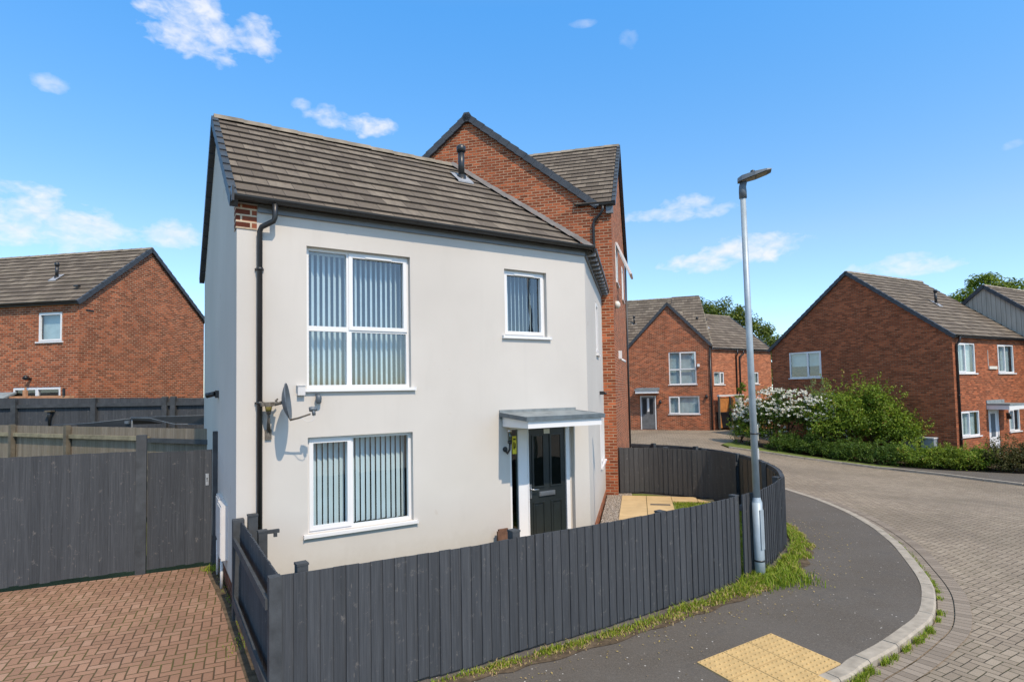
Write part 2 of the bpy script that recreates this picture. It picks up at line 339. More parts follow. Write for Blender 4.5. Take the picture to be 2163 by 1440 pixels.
M_lawn = plain('lawn_base', (.11, .135, .035), .95, .1, .55, 3, bmp=.6)
M_ground = plain('ground_soil', (.10, .11, .05), .95, .1, .5, 1)
def gravel():
    m, n, b = mat('gravel', .9, .2); p = obj_co(n)
    v = n.nodes.new('ShaderNodeTexVoronoi'); v.inputs['Scale'].default_value = 38; n.links.new(p, v.inputs['Vector'])
    sp = nd(n, 'ShaderNodeSeparateColor'); n.links.new(v.outputs['Color'], sp.inputs[0])
    c = ramp(n, sp.outputs[0], [(0, (.30, .24, .19)), (.5, (.52, .45, .37)), (1, (.72, .66, .58))])
    c = mix(n, smooth_range(n, v.outputs['Distance'], .35, .6), c, (.10, .08, .06)); n.links.new(c, b.inputs['Base Color'])
    bump(n, b, nm(n, 'SUBTRACT', 1.0, v.outputs['Distance']), 1.0, .02)
    return m
M_gravel = gravel()
def leaf_mat(name, stops, trans=.35, rough=.55):
    m, n, b = mat(name, rough, .35); u = uvn(n)
    sp = nd(n, 'ShaderNodeSeparateXYZ'); n.links.new(u, sp.inputs[0])
    c = ramp(n, sp.outputs[0], stops); n.links.new(c, b.inputs['Base Color'])
    o = n.nodes['Material Output']; tl = nd(n, 'ShaderNodeBsdfTranslucent'); n.links.new(c, tl.inputs[0])
    mx = nd(n, 'ShaderNodeMixShader', inp={0: trans}); n.links.new(b.outputs[0], mx.inputs[1]); n.links.new(tl.outputs[0], mx.inputs[2]); n.links.new(mx.outputs[0], o.inputs[0])
    return m
M_leaf = leaf_mat('bush_leaf', [(0, (.055, .105, .010)), (.4, (.14, .225, .018)), (.75, (.22, .32, .028)), (.93, (.33, .38, .04)), (1, (.38, .25, .07))])
M_leafd = leaf_mat('dark_leaf', [(0, (.030, .065, .009)), (.5, (.075, .140, .017)), (1, (.16, .24, .03))])
M_leafy = leaf_mat('yellow_green_leaf', [(0, (.07, .115, .010)), (.5, (.15, .22, .018)), (1, (.27, .33, .03))])
M_leafb = leaf_mat('bronze_leaf', [(0, (.040, .045, .012)), (.5, (.075, .080, .020)), (.8, (.11, .10, .028)), (1, (.16, .10, .04))])
M_leafl = leaf_mat('silver_leaf', [(0, (.09, .14, .05)), (.5, (.17, .24, .09)), (1, (.30, .38, .16))])
M_leaft = leaf_mat('tree_leaf', [(0, (.05, .08, .010)), (.5, (.115, .16, .020)), (.85, (.18, .22, .03)), (1, (.22, .23, .03))])
M_flower = leaf_mat('white_blossom', [(0, (.62, .62, .52)), (1, (.85, .85, .80))], trans=.2)
M_grass = leaf_mat('grass_blade', [(0, (.09, .155, .010)), (.45, (.20, .29, .018)), (.8, (.33, .38, .035)), (.9, (.44, .33, .11)), (1, (.50, .36, .18))])
M_bark = plain('bark', (.09, .065, .045), .9, .15, .4, 8, bmp=.5)

# ------------------------------------------------------------------ mesh helpers
class MB:
    def __init__(s): s.v = []; s.f = []; s.uv = []; s.sm = []
    def face(s, pts, uv=None, smooth=False):
        i = len(s.v); s.v += [tuple(p) for p in pts]; s.f.append(tuple(range(i, i+len(pts))))
        if uv is None:
            P = [Vector(p) for p in pts]; n = Vector((0, 0, 0))
            for a in range(len(P)): n += (P[a]-P[0]).cross(P[(a+1) % len(P)]-P[0])
            if n.length < 1e-12: n = Vector((0, 0, 1))
            n.normalize()
            if abs(n.z) > .75: uv = [(p.x, p.y) for p in P]
            else:
                t = Vector((-n.y, n.x, 0)).normalized(); uv = [(p.dot(t), p.z) for p in P]
        s.uv.append(uv); s.sm.append(smooth)
    def box(s, fr, s0, s1, o0, o1, z0, z1):
        c = [fr.p(a, o, z) for z in (z0, z1) for (a, o) in ((s0, o0), (s1, o0), (s1, o1), (s0, o1))]
        for q in ((0, 3, 2, 1), (4, 5, 6, 7), (0, 1, 5, 4), (1, 2, 6, 5), (2, 3, 7, 6), (3, 0, 4, 7)): s.face([c[i] for i in q])
    def hexa(s, c):   # 8 corners bottom 4 + top 4
        for q in ((0, 3, 2, 1), (4, 5, 6, 7), (0, 1, 5, 4), (1, 2, 6, 5), (2, 3, 7, 6), (3, 0, 4, 7)): s.face([c[i] for i in q])
    def tube(s, pts, r, seg=12, caps=True):
        P = [Vector(p) for p in pts]; R = r if isinstance(r, (list, tuple)) else [r]*len(P)
        base = len(s.v); prev = None
        for i, p in enumerate(P):
            d = (P[min(i+1, len(P)-1)]-P[max(i-1, 0)]).normalized()
            if prev is None:
                up = Vector((0, 0, 1)) if abs(d.z) < .9 else Vector((1, 0, 0))
                a = d.cross(up).normalized()
            else: a = (prev - d*prev.dot(d)).normalized()
            prev = a; b = d.cross(a)
            for k in range(seg):
                t = 2*math.pi*k/seg; s.v.append(tuple(p+(a*math.cos(t)+b*math.sin(t))*R[i]))
        for i in range(len(P)-1):
            for k in range(seg):
                k2 = (k+1) % seg
                s.f.append((base+i*seg+k, base+i*seg+k2, base+(i+1)*seg+k2, base+(i+1)*seg+k))
                s.uv.append([(k/seg, i), ((k+1)/seg, i), ((k+1)/seg, i+1), (k/seg, i+1)]); s.sm.append(True)
        if caps:
            for i, rv in ((0, True), (len(P)-1, False)):
                ix = [base+i*seg+k for k in range(seg)]
                if rv: ix = ix[::-1]
                s.f.append(tuple(ix)); s.uv.append([(0, 0)]*seg); s.sm.append(False)
    def build(s, name, m, parent=None, flip=False):
        me = bpy.data.meshes.new(name)
        off = Vector(parent_loc(parent))
        me.from_pydata([tuple(Vector(v)-off) for v in s.v], [], s.f)
        ul = me.uv_layers.new(name='UVMap'); k = 0
        flat = [c for f in s.uv for q in f for c in q]
        ul.data.foreach_set('uv', flat)
        me.polygons.foreach_set('use_smooth', s.sm)
        me.materials.append(m); me.update()
        o = bpy.data.objects.new(name, me); COL.objects.link(o)
        if parent is not None: o.parent = parent
        return o
def parent_loc(p):
    l = Vector((0, 0, 0))
    while p is not None: l = l+Vector(p.location); p = p.parent
    return l
def thing(name, loc, label, cat, group=None):
    o = bpy.data.objects.new(name, None); COL.objects.link(o); o.location = loc; o.empty_display_size = .2
    return tag(o, label, cat, group)
def tag(o, label=None, cat=None, group=None, kind=None):
    if label: o['label'] = label
    if cat: o['category'] = cat
    if group: o['group'] = group
    if kind: o['kind'] = kind
    return o
class Frame:
    def __init__(s, x, y, hd, z=0):
        s.o = Vector((x, y, z)); a = rad(hd); s.u = Vector((math.cos(a), math.sin(a), 0)); s.n = Vector((math.sin(a), -math.cos(a), 0)); s.hd = hd
    def p(s, a, o, z): return s.o + s.u*a + s.n*o + Vector((0, 0, z))
    def at(s, a, o, dh, z=0):
        q = s.p(a, o, 0); return Frame(q.x, q.y, s.hd+dh, z)

def wall(mb, fr, s0, s1, z0, z1, holes=(), top=None, rec=.10, o=0, back=False):
    """rect wall with openings; top: list of (s,z) for the gable outline above z1"""
    ss = sorted({s0, s1, *[h[0] for h in holes], *[h[1] for h in holes]}); zz = sorted({z0, z1, *[h[2] for h in holes], *[h[3] for h in holes]})
    for i in range(len(ss)-1):
        for j in range(len(zz)-1):
            a, b, c, d = ss[i], ss[i+1], zz[j], zz[j+1]; mx, mz = (a+b)/2, (c+d)/2
            if any(h[0] < mx < h[1] and h[2] < mz < h[3] for h in holes): continue
            mb.face([fr.p(a, o, c), fr.p(b, o, c), fr.p(b, o, d), fr.p(a, o, d)], [(a, c), (b, c), (b, d), (a, d)])
    for (a, b, c, d) in [h[:4] for h in holes]:
        for (p, q) in (((a, c), (a, d)), ((b, d), (b, c)), ((a, d), (b, d)), ((b, c), (a, c))):
            P, Q = p, q
            mb.face([fr.p(P[0], o, P[1]), fr.p(Q[0], o, Q[1]), fr.p(Q[0], o-rec, Q[1]), fr.p(P[0], o-rec, P[1])])
    if top:
        mb.face([fr.p(a, o, z) for a, z in top], [(a, z) for a, z in top])

def window(fr, s0, s1, z0, z1, par, o=0, rec=.09, split=None, trans=None, sash=(), blind='slats', sillw=.05, slat_ang=48, label=None, kx=None, fw=.055):
    """outer frame as the part, with pane / blind / sill below it"""
    m = MB(); a = o-rec; b = a+.065
    fx = [s0, s1]; cells_x = [s0, s1] if split is None else [s0, s0+(s1-s0)*split, s1]
    cells_z = [z0, z1] if trans is None else [z0, z0+(z1-z0)*trans, z1]
    m.box(fr, s0, s0+fw, a, b, z0, z1); m.box(fr, s1-fw, s1, a, b, z0, z1)
    m.box(fr, s0+fw, s1-fw, a, b, z0, z0+fw); m.box(fr, s0+fw, s1-fw, a, b, z1-fw, z1)
    if split is not None: m.box(fr, cells_x[1]-.035, cells_x[1]+.035, a, b+.002, z0+fw, z1-fw)
    if trans is not None:
        for i in range(len(cells_x)-1):
            x0 = cells_x[i]+(.035 if i else fw); x1 = cells_x[i+1]-(.035 if i < len(cells_x)-2 else fw)
            m.box(fr, x0, x1, a, b+.001, cells_z[1]-.035, cells_z[1]+.035)
    for (i, j) in sash:
        x0, x1, y0, y1 = cells_x[i], cells_x[i+1], cells_z[j], cells_z[j+1]
        x0 += .03 if i == 0 else -.005; x1 -= .03 if i == len(cells_x)-2 else -.005
        y0 += .03 if j == 0 else -.005; y1 -= .03 if j == len(cells_z)-2 else -.005
        w = .056; c = b+.018
        m.box(fr, x0, x0+w, a+.02, c, y0, y1); m.box(fr, x1-w, x1, a+.02, c, y0, y1)
        m.box(fr, x0+w, x1-w, a+.02, c, y0, y0+w); m.box(fr, x0+w, x1-w, a+.02, c, y1-w, y1)
        if (z1-z0) > .9 and par is not None and fr is FA and x1-x0 > .6:
            xm = (x0+x1)/2; m.box(fr, xm-.2, xm+.2, c, c+.014, y1-.05, y1-.03)
    w = m.build('window', M_upvc, par)
    if label: w['label'] = label
    g = MB(); q = a+.03
    g.face([fr.p(s0+fw, q, z0+fw), fr.p(s1-fw, q, z0+fw), fr.p(s1-fw, q, z1-fw), fr.p(s0+fw, q, z1-fw)])
    g.build('pane', M_glass, w)
    sm = MB(); sm.box(fr, s0-sillw, s1+sillw, a+.02, o+.05, z0-.045, z0-.003)
    sm.box(fr, s0-sillw-.012, s0-sillw, a+.02, o+.055, z0-.05, z0+.004); sm.box(fr, s1+sillw, s1+sillw+.012, a+.02, o+.055, z0-.05, z0+.004)
    sm.build('sill', M_upvc, w)
    if blind == 'slats':
        bm = MB(); x = s0+fw+.02; ang = rad(slat_ang); i = 0
        while x < s1-.02:
            hw = .040 if slat_ang > -40 else .037; dx, do = hw*math.cos(ang), hw*math.sin(ang); oo = a-.13
            j = random.uniform(-.1, .1)*hw; zb = z0+.03+random.uniform(-.006, .006)
            p = [fr.p(x-dx, oo-do+j, zb), fr.p(x+dx, oo+do-j, zb), fr.p(x+dx, oo+do-j, z1-.01), fr.p(x-dx, oo-do+j, z1-.01)]
            bm.face(p); off = fr.n*-.003
            bm.face([v+off for v in reversed(p)])
            x += .0775; i += 1
        bm.box(fr, s0+.02, s1-.02, a-.16, a-.10, z1-.05, z1-.005)
        bm.build('blind', M_blind, w)
        if fr is FA:
            rm = MB(); rm.box(fr, s0+.001, s1-.001, a-.75, a-.74, z0-.1, z1+.1); rm.box(fr, s0-.02, s0-.01, a-.74, a-.06, z0-.1, z1+.1); rm.box(fr, s1+.01, s1+.02, a-.74, a-.06, z0-.1, z1+.1); rm.build('dark_room_lining', M_dark, w)  # added near-black lining, the unlit room's shade put into its colour
    elif blind in ('roller', 'curtain', 'half'):
        bm = MB(); zb = z0+(z1-z0)*(.45 if blind == 'half' else .02)
        n_ = 14; xs = [s0+.03+(s1-s0-.06)*k/n_ for k in range(n_+1)]
        for k in range(n_):
            d0 = .012*(k % 2) if blind == 'curtain' else 0; d1 = .012*((k+1) % 2) if blind == 'curtain' else 0
            bm.face([fr.p(xs[k], a-.10-d0, zb), fr.p(xs[k+1], a-.10-d1, zb), fr.p(xs[k+1], a-.10-d1, z1-.02), fr.p(xs[k], a-.10-d0, z1-.02)])
        bm.build('blind' if blind != 'curtain' else 'net_curtain', M_curtain, w)
    return w

def clip_band(poly, b0, b1):
    def clip(pl, f):
        outp = []
        for i in range(len(pl)):
            p, q = pl[i], pl[(i+1) % len(pl)]; fp, fq = f(p), f(q)
            if fp >= 0: outp.append(p)
            if (fp >= 0) != (fq >= 0):
                t = fp/(fp-fq); outp.append((p[0]+(q[0]-p[0])*t, p[1]+(q[1]-p[1])*t))
        return outp
    r = clip(poly, lambda p: p[1]-b0)
    return clip(r, lambda p: b1-p[1]) if len(r) > 2 else []
GAUGE = .312
def slope(mb, pts, ref=None):
    """convex roof slope; pts 3D, first two = eave left->right seen from outside"""
    P = [Vector(p) for p in pts]; U = (P[1]-P[0]).normalized() if ref is None else Vector(ref).normalized(); N = Vector((0, 0, 0))
    for a in range(1, len(P)-1): N += (P[a]-P[0]).cross(P[a+1]-P[0])
    N.normalize(); Vv = N.cross(U)
    q = [((p-P[0]).dot(U), (p-P[0]).dot(Vv)) for p in P]
    bm_ = max(b for a, b in q); k = 0
    while k*GAUGE < bm_-.01:
        b0, b1 = k*GAUGE, min((k+1)*GAUGE, bm_)
        c = clip_band(q, b0, b1)
        if len(c) > 2:
            th = lambda b: .038-.030*(b-b0)/GAUGE
            mb.face([P[0]+U*a+Vv*b+N*th(b) for a, b in c], [(a, b) for a, b in c])
            e = [a for a, b in c if abs(b-b0) < 1e-5]
            if len(e) >= 2:
                # riser, gently broken per tile so the dark course line is uneven
                a0, a1 = min(e), max(e); x = a0
                while x < a1-1e-4:
                    x2 = min(a1, x+.34); jj = random.uniform(0, .004)
                    mb.face([P[0]+U*x+Vv*(b0-.006-jj)+N*-.004, P[0]+U*x2+Vv*(b0-.006-jj)+N*-.004, P[0]+U*x2+Vv*b0+N*.038, P[0]+U*x+Vv*b0+N*.038], [(x, b0), (x2, b0), (x2, b0), (x, b0)])  # riser UV sits on the dark joint colour
                    x = x2
        k += 1
    mb.face([p-N*.03 for p in reversed(P)])
def ridge_tiles(p0, p1, m, par, name='ridge', w=.13, drop=.09, seg=.45, lift=.035, side=None):
    p0, p1 = Vector(p0), Vector(p1); d = (p1-p0); L = d.length; d.normalize(); a = d.cross(Vector((0, 0, 1))).normalized() if side is None else Vector(side)
    up = a.cross(d).normalized()
    if up.z < 0: up = -up
    mb = MB(); n = max(1, round(L/seg)); st = L/n
    for i in range(n):
        q0 = p0+d*(i*st); q1 = p0+d*((i+1)*st+.012); l0 = lift+random.uniform(0, .006); l1 = l0+.012
        def ring(q, l): return [q-a*w+up*(l-drop), q-a*(w*.35)+up*(l+.012), q+a*(w*.35)+up*(l+.012), q+a*w+up*(l-drop)]
        r0, r1 = ring(q0, l0), ring(q1, l1)
        for k in range(3): mb.face([r0[k], r0[k+1], r1[k+1], r1[k]])
        mb.face(r0); mb.face(list(reversed(r1)))
    return mb.build(name, m, par)
def verge(p0, p1, outn, m, par, name='verge', w=.09, hgt_=.15, n=None):
    """stepped dry-verge caps along a rake from eave p0 up to apex p1; outn = outward normal of the gable"""
    p0, p1 = Vector(p0), Vector(p1); d = p1-p0; L = d.length; d.normalize(); o = Vector(outn).normalized(); up = Vector((0, 0, 1)); nn = d.cross(o)
    if nn.z < 0: nn = -nn
    mb = MB(); n = n or max(1, round(L/GAUGE)); st = L/n
    for i in range(n):
        a, b = p0+d*(i*st-.01), p0+d*((i+1)*st); t0, t1 = .055, .035
        c = [a-o*.06-nn*(hgt_-t0), a+o*.035-nn*(hgt_-t0), b+o*.035-nn*(hgt_-t1), b-o*.06-nn*(hgt_-t1),
             a-o*.06+nn*t0, a+o*.035+nn*t0, b+o*.035+nn*t1, b-o*.06+nn*t1]
        mb.hexa(c)
    return mb.build(name, m, par)
def gutter(p0, p1, outn, par, name='gutter', r=.058):
    p0, p1 = Vector(p0), Vector(p1); o = Vector(outn).normalized(); mb = MB(); n = 8
    def ring(p, rr): return [p+o*(math.cos(math.pi*k/n)*-rr)+Vector((0, 0, -math.sin(math.pi*k/n)*rr)) for k in range(n+1)]
    a, b = ring(p0, r), ring(p1, r); a2, b2 = ring(p0, r-.006), ring(p1, r-.006)
    for k in range(n): mb.face([a[k], b[k], b[k+1], a[k+1]], smooth=False); mb.face([a2[k+1], b2[k+1], b2[k], a2[k]])
    mb.face([a[n], b[n], b2[n], a2[n]]); mb.face([a2[0], b2[0], b[0], a[0]])
    mb.face(a+[a[0]]) if False else mb.face(list(a)); mb.face(list(reversed(b)))
    d = (p1-p0); L = d.length; d.normalize(); k = .5
    while k < L:
        q = p0+d*k
        rr = ring(q-d*.012, r+.006); r2 = ring(q+d*.012, r+.006)
        for j in range(n): mb.face([rr[j], r2[j], r2[j+1], rr[j+1]])
        k += 1.0 if L > 3 else .8
    return mb.build(name, M_black, par)
def downpipe(fr, s, ztop, zbot, par, o=.055, swan=None, r=.034, gut_o=.15, ds=None):
    mb = MB()
    if swan is None: pts = [fr.p(s, o, ztop), fr.p(s, o, zbot)]
    else:
        z1 = ztop-.22; ds = ds if ds is not None else 0
        pts = [fr.p(s+ds, gut_o, ztop), fr.p(s+ds, gut_o, z1), fr.p(s+ds*.92, gut_o-.02, z1-.05), fr.p(s+ds*.10, o+.03, z1-.13), fr.p(s, o, z1-.18), fr.p(s, o, zbot)]
    mb.tube(pts, r, 12)
    z = zbot+.9
    while z < ztop-.5:
        mb.tube([fr.p(s, o, z-.02), fr.p(s, o, z+.02)], r+.008, 12); mb.box(fr, s-.055, s+.055, 0, .03, z-.012, z+.012); z += 1.75
    return mb.build('downpipe', M_black, par)
def vent_pipe(base, par, h=.62, r=.055, fr=None, k=.8):
    b = Vector(base); m = MB()
    m.tube([b-Vector((0, 0, .2)), b+Vector((0, 0, .10))], [r*1.7, r*1.45], 14); m.tube([b+Vector((0, 0, .08)), b+Vector((0, 0, h-.12))], r, 14)
    m.tube([b+Vector((0, 0, h-.14)), b+Vector((0, 0, h-.13)), b+Vector((0, 0, h-.03)), b+Vector((0, 0, h))], [r*1.1, r*1.45, r*1.45, r*.9], 14)
    o = m.build('vent_pipe', M_black, par)
    f = MB(); u, n = fr.u, -fr.n
    def q(a, d): return b+u*a+n*d+Vector((0, 0, k*d+.075))
    f.face([q(-.17, -.2), q(.17, -.2), q(.17, .16), q(-.17, .16)]); f.face([q(.17, -.2)-Vector((0,0,.03)), q(-.17, -.2)-Vector((0,0,.03)), q(-.17, -.2), q(.17, -.2)])
    f.build('flashing', M_lead, o)
    return o
def gable_house(fr, L, W, ze, k, base, zb, par, bm, holes=None, eo=.15, vo=.07, left=True, right=True, fascia_m=None, roofname='roof', ridge_m=None, holes_left=(), holes_right=(), solid_end=True):
    """frame = front wall; s along the front, depth inward. left gable at s=0"""
    zr = ze+k*W/2; inn = -fr.n
    holes = holes or []
    m = MB(); wall(m, fr, 0, L, zb, ze, holes)
    fb = Frame(*(fr.p(L, -W, 0)[:2]), fr.hd+180); wall(m, fb, 0, L, zb, ze)
    fl = Frame(*(fr.p(0, -W, 0)[:2]), fr.hd-90); wall(m, fl, 0, W, zb, ze, holes_left, [(0, ze), (W, ze), (W/2, zr)])
    frr = Frame(*(fr.p(L, 0, 0)[:2]), fr.hd+90); wall(m, frr, 0, W, zb, ze, holes_right, [(0, ze), (W, ze), (W/2, zr)])
    m.build('wall', bm, par)
    zo = .06
    def q(s, d, ext=0): return fr.p(s, -d, ze+zo+k*min(d, W-d))
    r = MB()
    slope(r, [q(-vo, -eo), q(L+vo, -eo), q(L+vo, W/2), q(-vo, W/2)])
    slope(r, [q(L+vo, W+eo), q(-vo, W+eo), q(-vo, W/2), q(L+vo, W/2)])
    ro = r.build(roofname, M_tile, par)
    ridge_tiles(q(-vo, W/2), q(L+vo, W/2), ridge_m or M_ridge, ro)
    fo = MB(); fo.box(fr, -vo+.02, L+vo-.02, .02, eo-.03, ze-.10, ze-.085); fo.box(fr, -vo+.02, L+vo-.02, eo-.05, eo-.025, ze-.085, ze+.02)
    fo.build('fascia', fascia_m or M_black, ro)
    gutter(fr.p(-vo, eo+.03, ze+.0), fr.p(L+vo, eo+.03, ze+.0), fr.n, par)
    for (s, sg, on) in ((-vo, -1, left), (L+vo, 1, right)):
        if not on: continue
        for d0 in (-eo, W+eo): verge(q(s, d0), q(s, W/2), fr.u*sg, M_verge, ro)
    return ro, q

# ------------------------------------------------------------------ ground sheets
def drape(name, poly, dz, m, step=1.0, label=None, kind='structure'):
    bm_ = bmesh.new(); vs = [bm_.verts.new((x, y, 0)) for x, y in poly]; bm_.faces.new(vs)
    bmesh.ops.triangulate(bm_, faces=bm_.faces[:])
    x0, x1 = min(p[0] for p in poly), max(p[0] for p in poly); y0, y1 = min(p[1] for p in poly), max(p[1] for p in poly)
    for ax, a0, a1 in ((0, x0, x1), (1, y0, y1)):
        c = math.floor(a0)+step
        while c < a1:
            co = (c, 0, 0) if ax == 0 else (0, c, 0); no = (1, 0, 0) if ax == 0 else (0, 1, 0)
            if -12 < c < 45: bmesh.ops.bisect_plane(bm_, geom=bm_.verts[:]+bm_.edges[:]+bm_.faces[:], plane_co=co, plane_no=no, dist=1e-5)
            c += step
    for v in bm_.verts: v.co.z = hgt(v.co.x, v.co.y)+dz
    bm_.normal_update()
    for f in bm_.faces:
        if f.normal.z < 0: f.normal_flip()
    me = bpy.data.meshes.new(name); bm_.to_mesh(me); bm_.free(); me.materials.append(m)
    o = bpy.data.objects.new(name, me); COL.objects.link(o); tag(o, label, None, None, kind)
    return o
def crv(pts, n=6):
    """catmull-rom"""
    P = [Vector((*p, 0)) if len(p) == 2 else Vector(p) for p in pts]; out_ = []
    for i in range(len(P)-1):
        a, b, c, d = P[max(i-1, 0)], P[i], P[i+1], P[min(i+2, len(P)-1)]
        for k in range(n):
            t = k/n; out_.append(.5*((2*b)+(c-a)*t+(2*a-5*b+4*c-d)*t*t+(3*b-a-3*c+d)*t**3))
    out_.append(P[-1]); return out_
def offs(pts, d):
    r = []
    for i, p in enumerate(pts):
        t = (pts[min(i+1, len(pts)-1)]-pts[max(i-1, 0)]); t.z = 0; t.normalize(); r.append(p+Vector((t.y, -t.x, 0))*d)
    return r
gm = bpy.data.meshes.new('ground'); NG = 90
def gco(i): t = (i/NG)*2-1; return math.copysign(abs(t)**2.2*320, t)
gv = [(gco(i)+4, gco(j)+16, 0) for j in range(NG+1) for i in range(NG+1)]
gv = [(x, y, hgt(x, y)-.13) for x, y, _ in gv]
gm.from_pydata(gv, [], [(j*(NG+1)+i, j*(NG+1)+i+1, (j+1)*(NG+1)+i+1, (j+1)*(NG+1)+i) for j in range(NG) for i in range(NG)])
gm.materials.append(M_ground); go = bpy.data.objects.new('ground', gm); COL.objects.link(go); tag(go, kind='structure')

KERB = crv([(-9, .6), (-5, 2.1), (-1.5, 3.55), (1.0, 4.62), (2.97, 5.49), (3.5, 5.84), (4.0, 6.17), (4.55, 6.59), (5.0, 6.98), (5.45, 7.54), (5.83, 8.12), (6.25, 8.97), (6.78, 10.18),
            (7.19, 11.47), (7.48, 12.94), (7.55, 14.5), (7.42, 16.2), (7.0, 18.3), (6.3, 20.5), (4.9, 22.6), (2.8, 23.8), (-2, 24.4)], 5)
KIN = offs(KERB, -.15)
RD = -.085
# road
far_edge = [(16.02, 18.13), (15.64, 19.15), (15.26, 20.28), (14.53, 21.63), (14.04, 22.24), (13.34, 23.21), (12.28, 24.07), (11.2, 25.15), (9.98, 26.21), (9.95, 27.2), (11.2, 28.9), (12.2, 31), (13.3, 34.1), (12.9, 35.2), (12.3, 34.6), (2, 38.3), (-3, 38), (-3, 24.4)]
kp = [(p.x, p.y) for p in offs(KERB, -.01)]
drape('road', kp[::-1][1:][::-1]+[(-3, 24.4)][:0]+far_edge[::-1][1:]+[(20, 13.5), (34, 5), (34, -12), (-9, -12)], RD, M_road)
path_poly = [(p.x, p.y) for p in KIN]+[(-3, 21), (1, 19.5), (2.2, 12), (-3.4, 7.6), (-4.6, 9.3), (-10, 7.2)]
drape('footpath', [(p.x, p.y) for p in offs(KERB, -.14)]+[(-2.5, 20.5), (2.6, 16.2), (2.4, 13), (1.4, 10.3), (-3.4, 7.45), (-2.2, 5.5), (-1.0, 3.6), (-3.1, 2.8), (-9, .5)][:6]+[(-1.05, 3.7)], 0.0, M_asph)
# kerb
km = MB()
acc = 0; segs = []; K2 = crv([tuple(p) for p in KERB], 4)
cur = [K2[0]]; dist = 0
for a, b in zip(K2, K2[1:]):
    dist += (b-a).length; cur.append(b)
    if dist > .60: segs.append(cur); cur = [b]; dist = 0
for sg in segs:
    if not (sg[0].x > -4): continue
    o1 = sg; t0 = (sg[-1]-sg[0]).normalized()
    A = [p.copy() for p in sg]; A[0] = A[0]+t0*.005; A[-1] = A[-1]-t0*.005
    nrm = [Vector((t.y, -t.x, 0)) for t in [((A[min(i+1, len(A)-1)]-A[max(i-1, 0)]).normalized()) for i in range(len(A))]]
    jz = random.uniform(-.003, .003)
    prof = [(0, -.14), (0, -.015), (-.02, .006), (-.148, .006), (-.148, -.14)]
    rows = [[A[i]+nrm[i]*x+Vector((0, 0, hgt(A[i].x, A[i].y)+z+jz)) for x, z in prof] for i in range(len(A))]
    for i in range(len(A)-1):
        for k in range(4): km.face([rows[i][k], rows[i+1][k], rows[i+1][k+1], rows[i][k+1]])
    km.face(rows[0]); km.face(rows[-1][::-1])
ko = km.build('kerb', M_kerb); tag(ko, kind='structure')
# two rows of channel blocks along the kerb
cm = MB()
for row in (0, 1):
    ci = offs(K2, .012+row*.175); co = offs(K2, .012+row*.175+.163)
    L = 0
    for i in range(len(K2)-1):
        l2 = L+(K2[i+1]-K2[i]).length
        if K2[i].x > -4 or True:
            q = [ci[i], ci[i+1], co[i+1], co[i]]
            cm.face([Vector((p.x, p.y, hgt(p.x, p.y)+RD+.012)) for p in (q[3], q[2], q[1], q[0])], [(L, .163), (l2, .163), (l2, 0), (L, 0)])
        L = l2
def chan_mat():
    m, n, b = mat('channel_course', .85, .2); u = uvn(n); p = obj_co(n)
    t = n.nodes.new('ShaderNodeTexBrick'); n.links.new(u, t.inputs['Vector']); t.offset = 0
    for k, v in (('Scale', 1), ('Mortar Size', .004), ('Mortar Smooth', .1), ('Bias', 0), ('Brick Width', .105), ('Row Height', 5)): t.inputs[k].default_value = v
    t.inputs['Color1'].default_value = (0, 0, 0, 1); t.inputs['Color2'].default_value = (1, 1, 1, 1); t.inputs['Mortar'].default_value = (.4, .4, .4, 1)
    c = ramp(n, t.outputs['Color'], [(0, (.19, .155, .12)), (.5, (.235, .192, .15)), (1, (.275, .228, .18))])
    c = mix(n, .35, c, ramp(n, noise(n, p, 90, 4, .8), [(.3, (.3, .3, .3)), (.7, (.75, .75, .75))]), 'OVERLAY')
    c = mix(n, t.outputs['Fac'], c, (.055, .045, .03)); n.links.new(c, b.inputs['Base Color']); return m
c_o = cm.build('road_channel', chan_mat()); tag(c_o, kind='structure')
# driveway
A0 = (-3.462, 7.419)
drape('driveway', [(-4.74, 9.60), (-3.86, 7.86), (-2.47, 5.60), (-1.75, 4.4), (-1.45, 3.72), (-5.2, 2.16), (-11, -.1), (-13, 5.6), (-7.3, 8.38)], .006, M_drive)
bmx = MB()
bl = [(-4.86, 9.62), (-3.80, 7.86), (-2.30, 5.40), (-1.55, 4.2), (-1.25, 3.75)]
def lrow(pts, w, z, mb):
    P = [Vector((*p, 0)) for p in pts]
    for a, b in zip(P, P[1:]):
        d = (b-a); L = d.length; d.normalize(); n_ = Vector((-d.y, d.x, 0)) ; k = 0
        while k < L-.02:
            e = min(L, k+.2); jz = random.uniform(0, .006)
            q = [a+d*(k+.004), a+d*(e-.004), a+d*(e-.004)+n_*w, a+d*(k+.004)+n_*w]
            mb.hexa([v+Vector((0, 0, -.05)) for v in q]+[v+Vector((0, 0, z+jz)) for v in q]); k += .2
lrow([(-4.72, 9.55), (-3.85, 8.13), (-2.47, 5.83), (-1.52, 4.27), (-1.25, 3.85)][:], .19, .014, bmx)
bo = bmx.build('driveway_border', M_border); tag(bo, kind='structure')
drape('soil_strip', [(-4.80, 9.60), (-3.42, 7.36), (-1.96, 4.98), (-1.2, 3.75), (-1.55, 3.8), (-2.5, 5.6), (-3.9, 7.9), (-4.95, 9.5)], .010, M_soil)

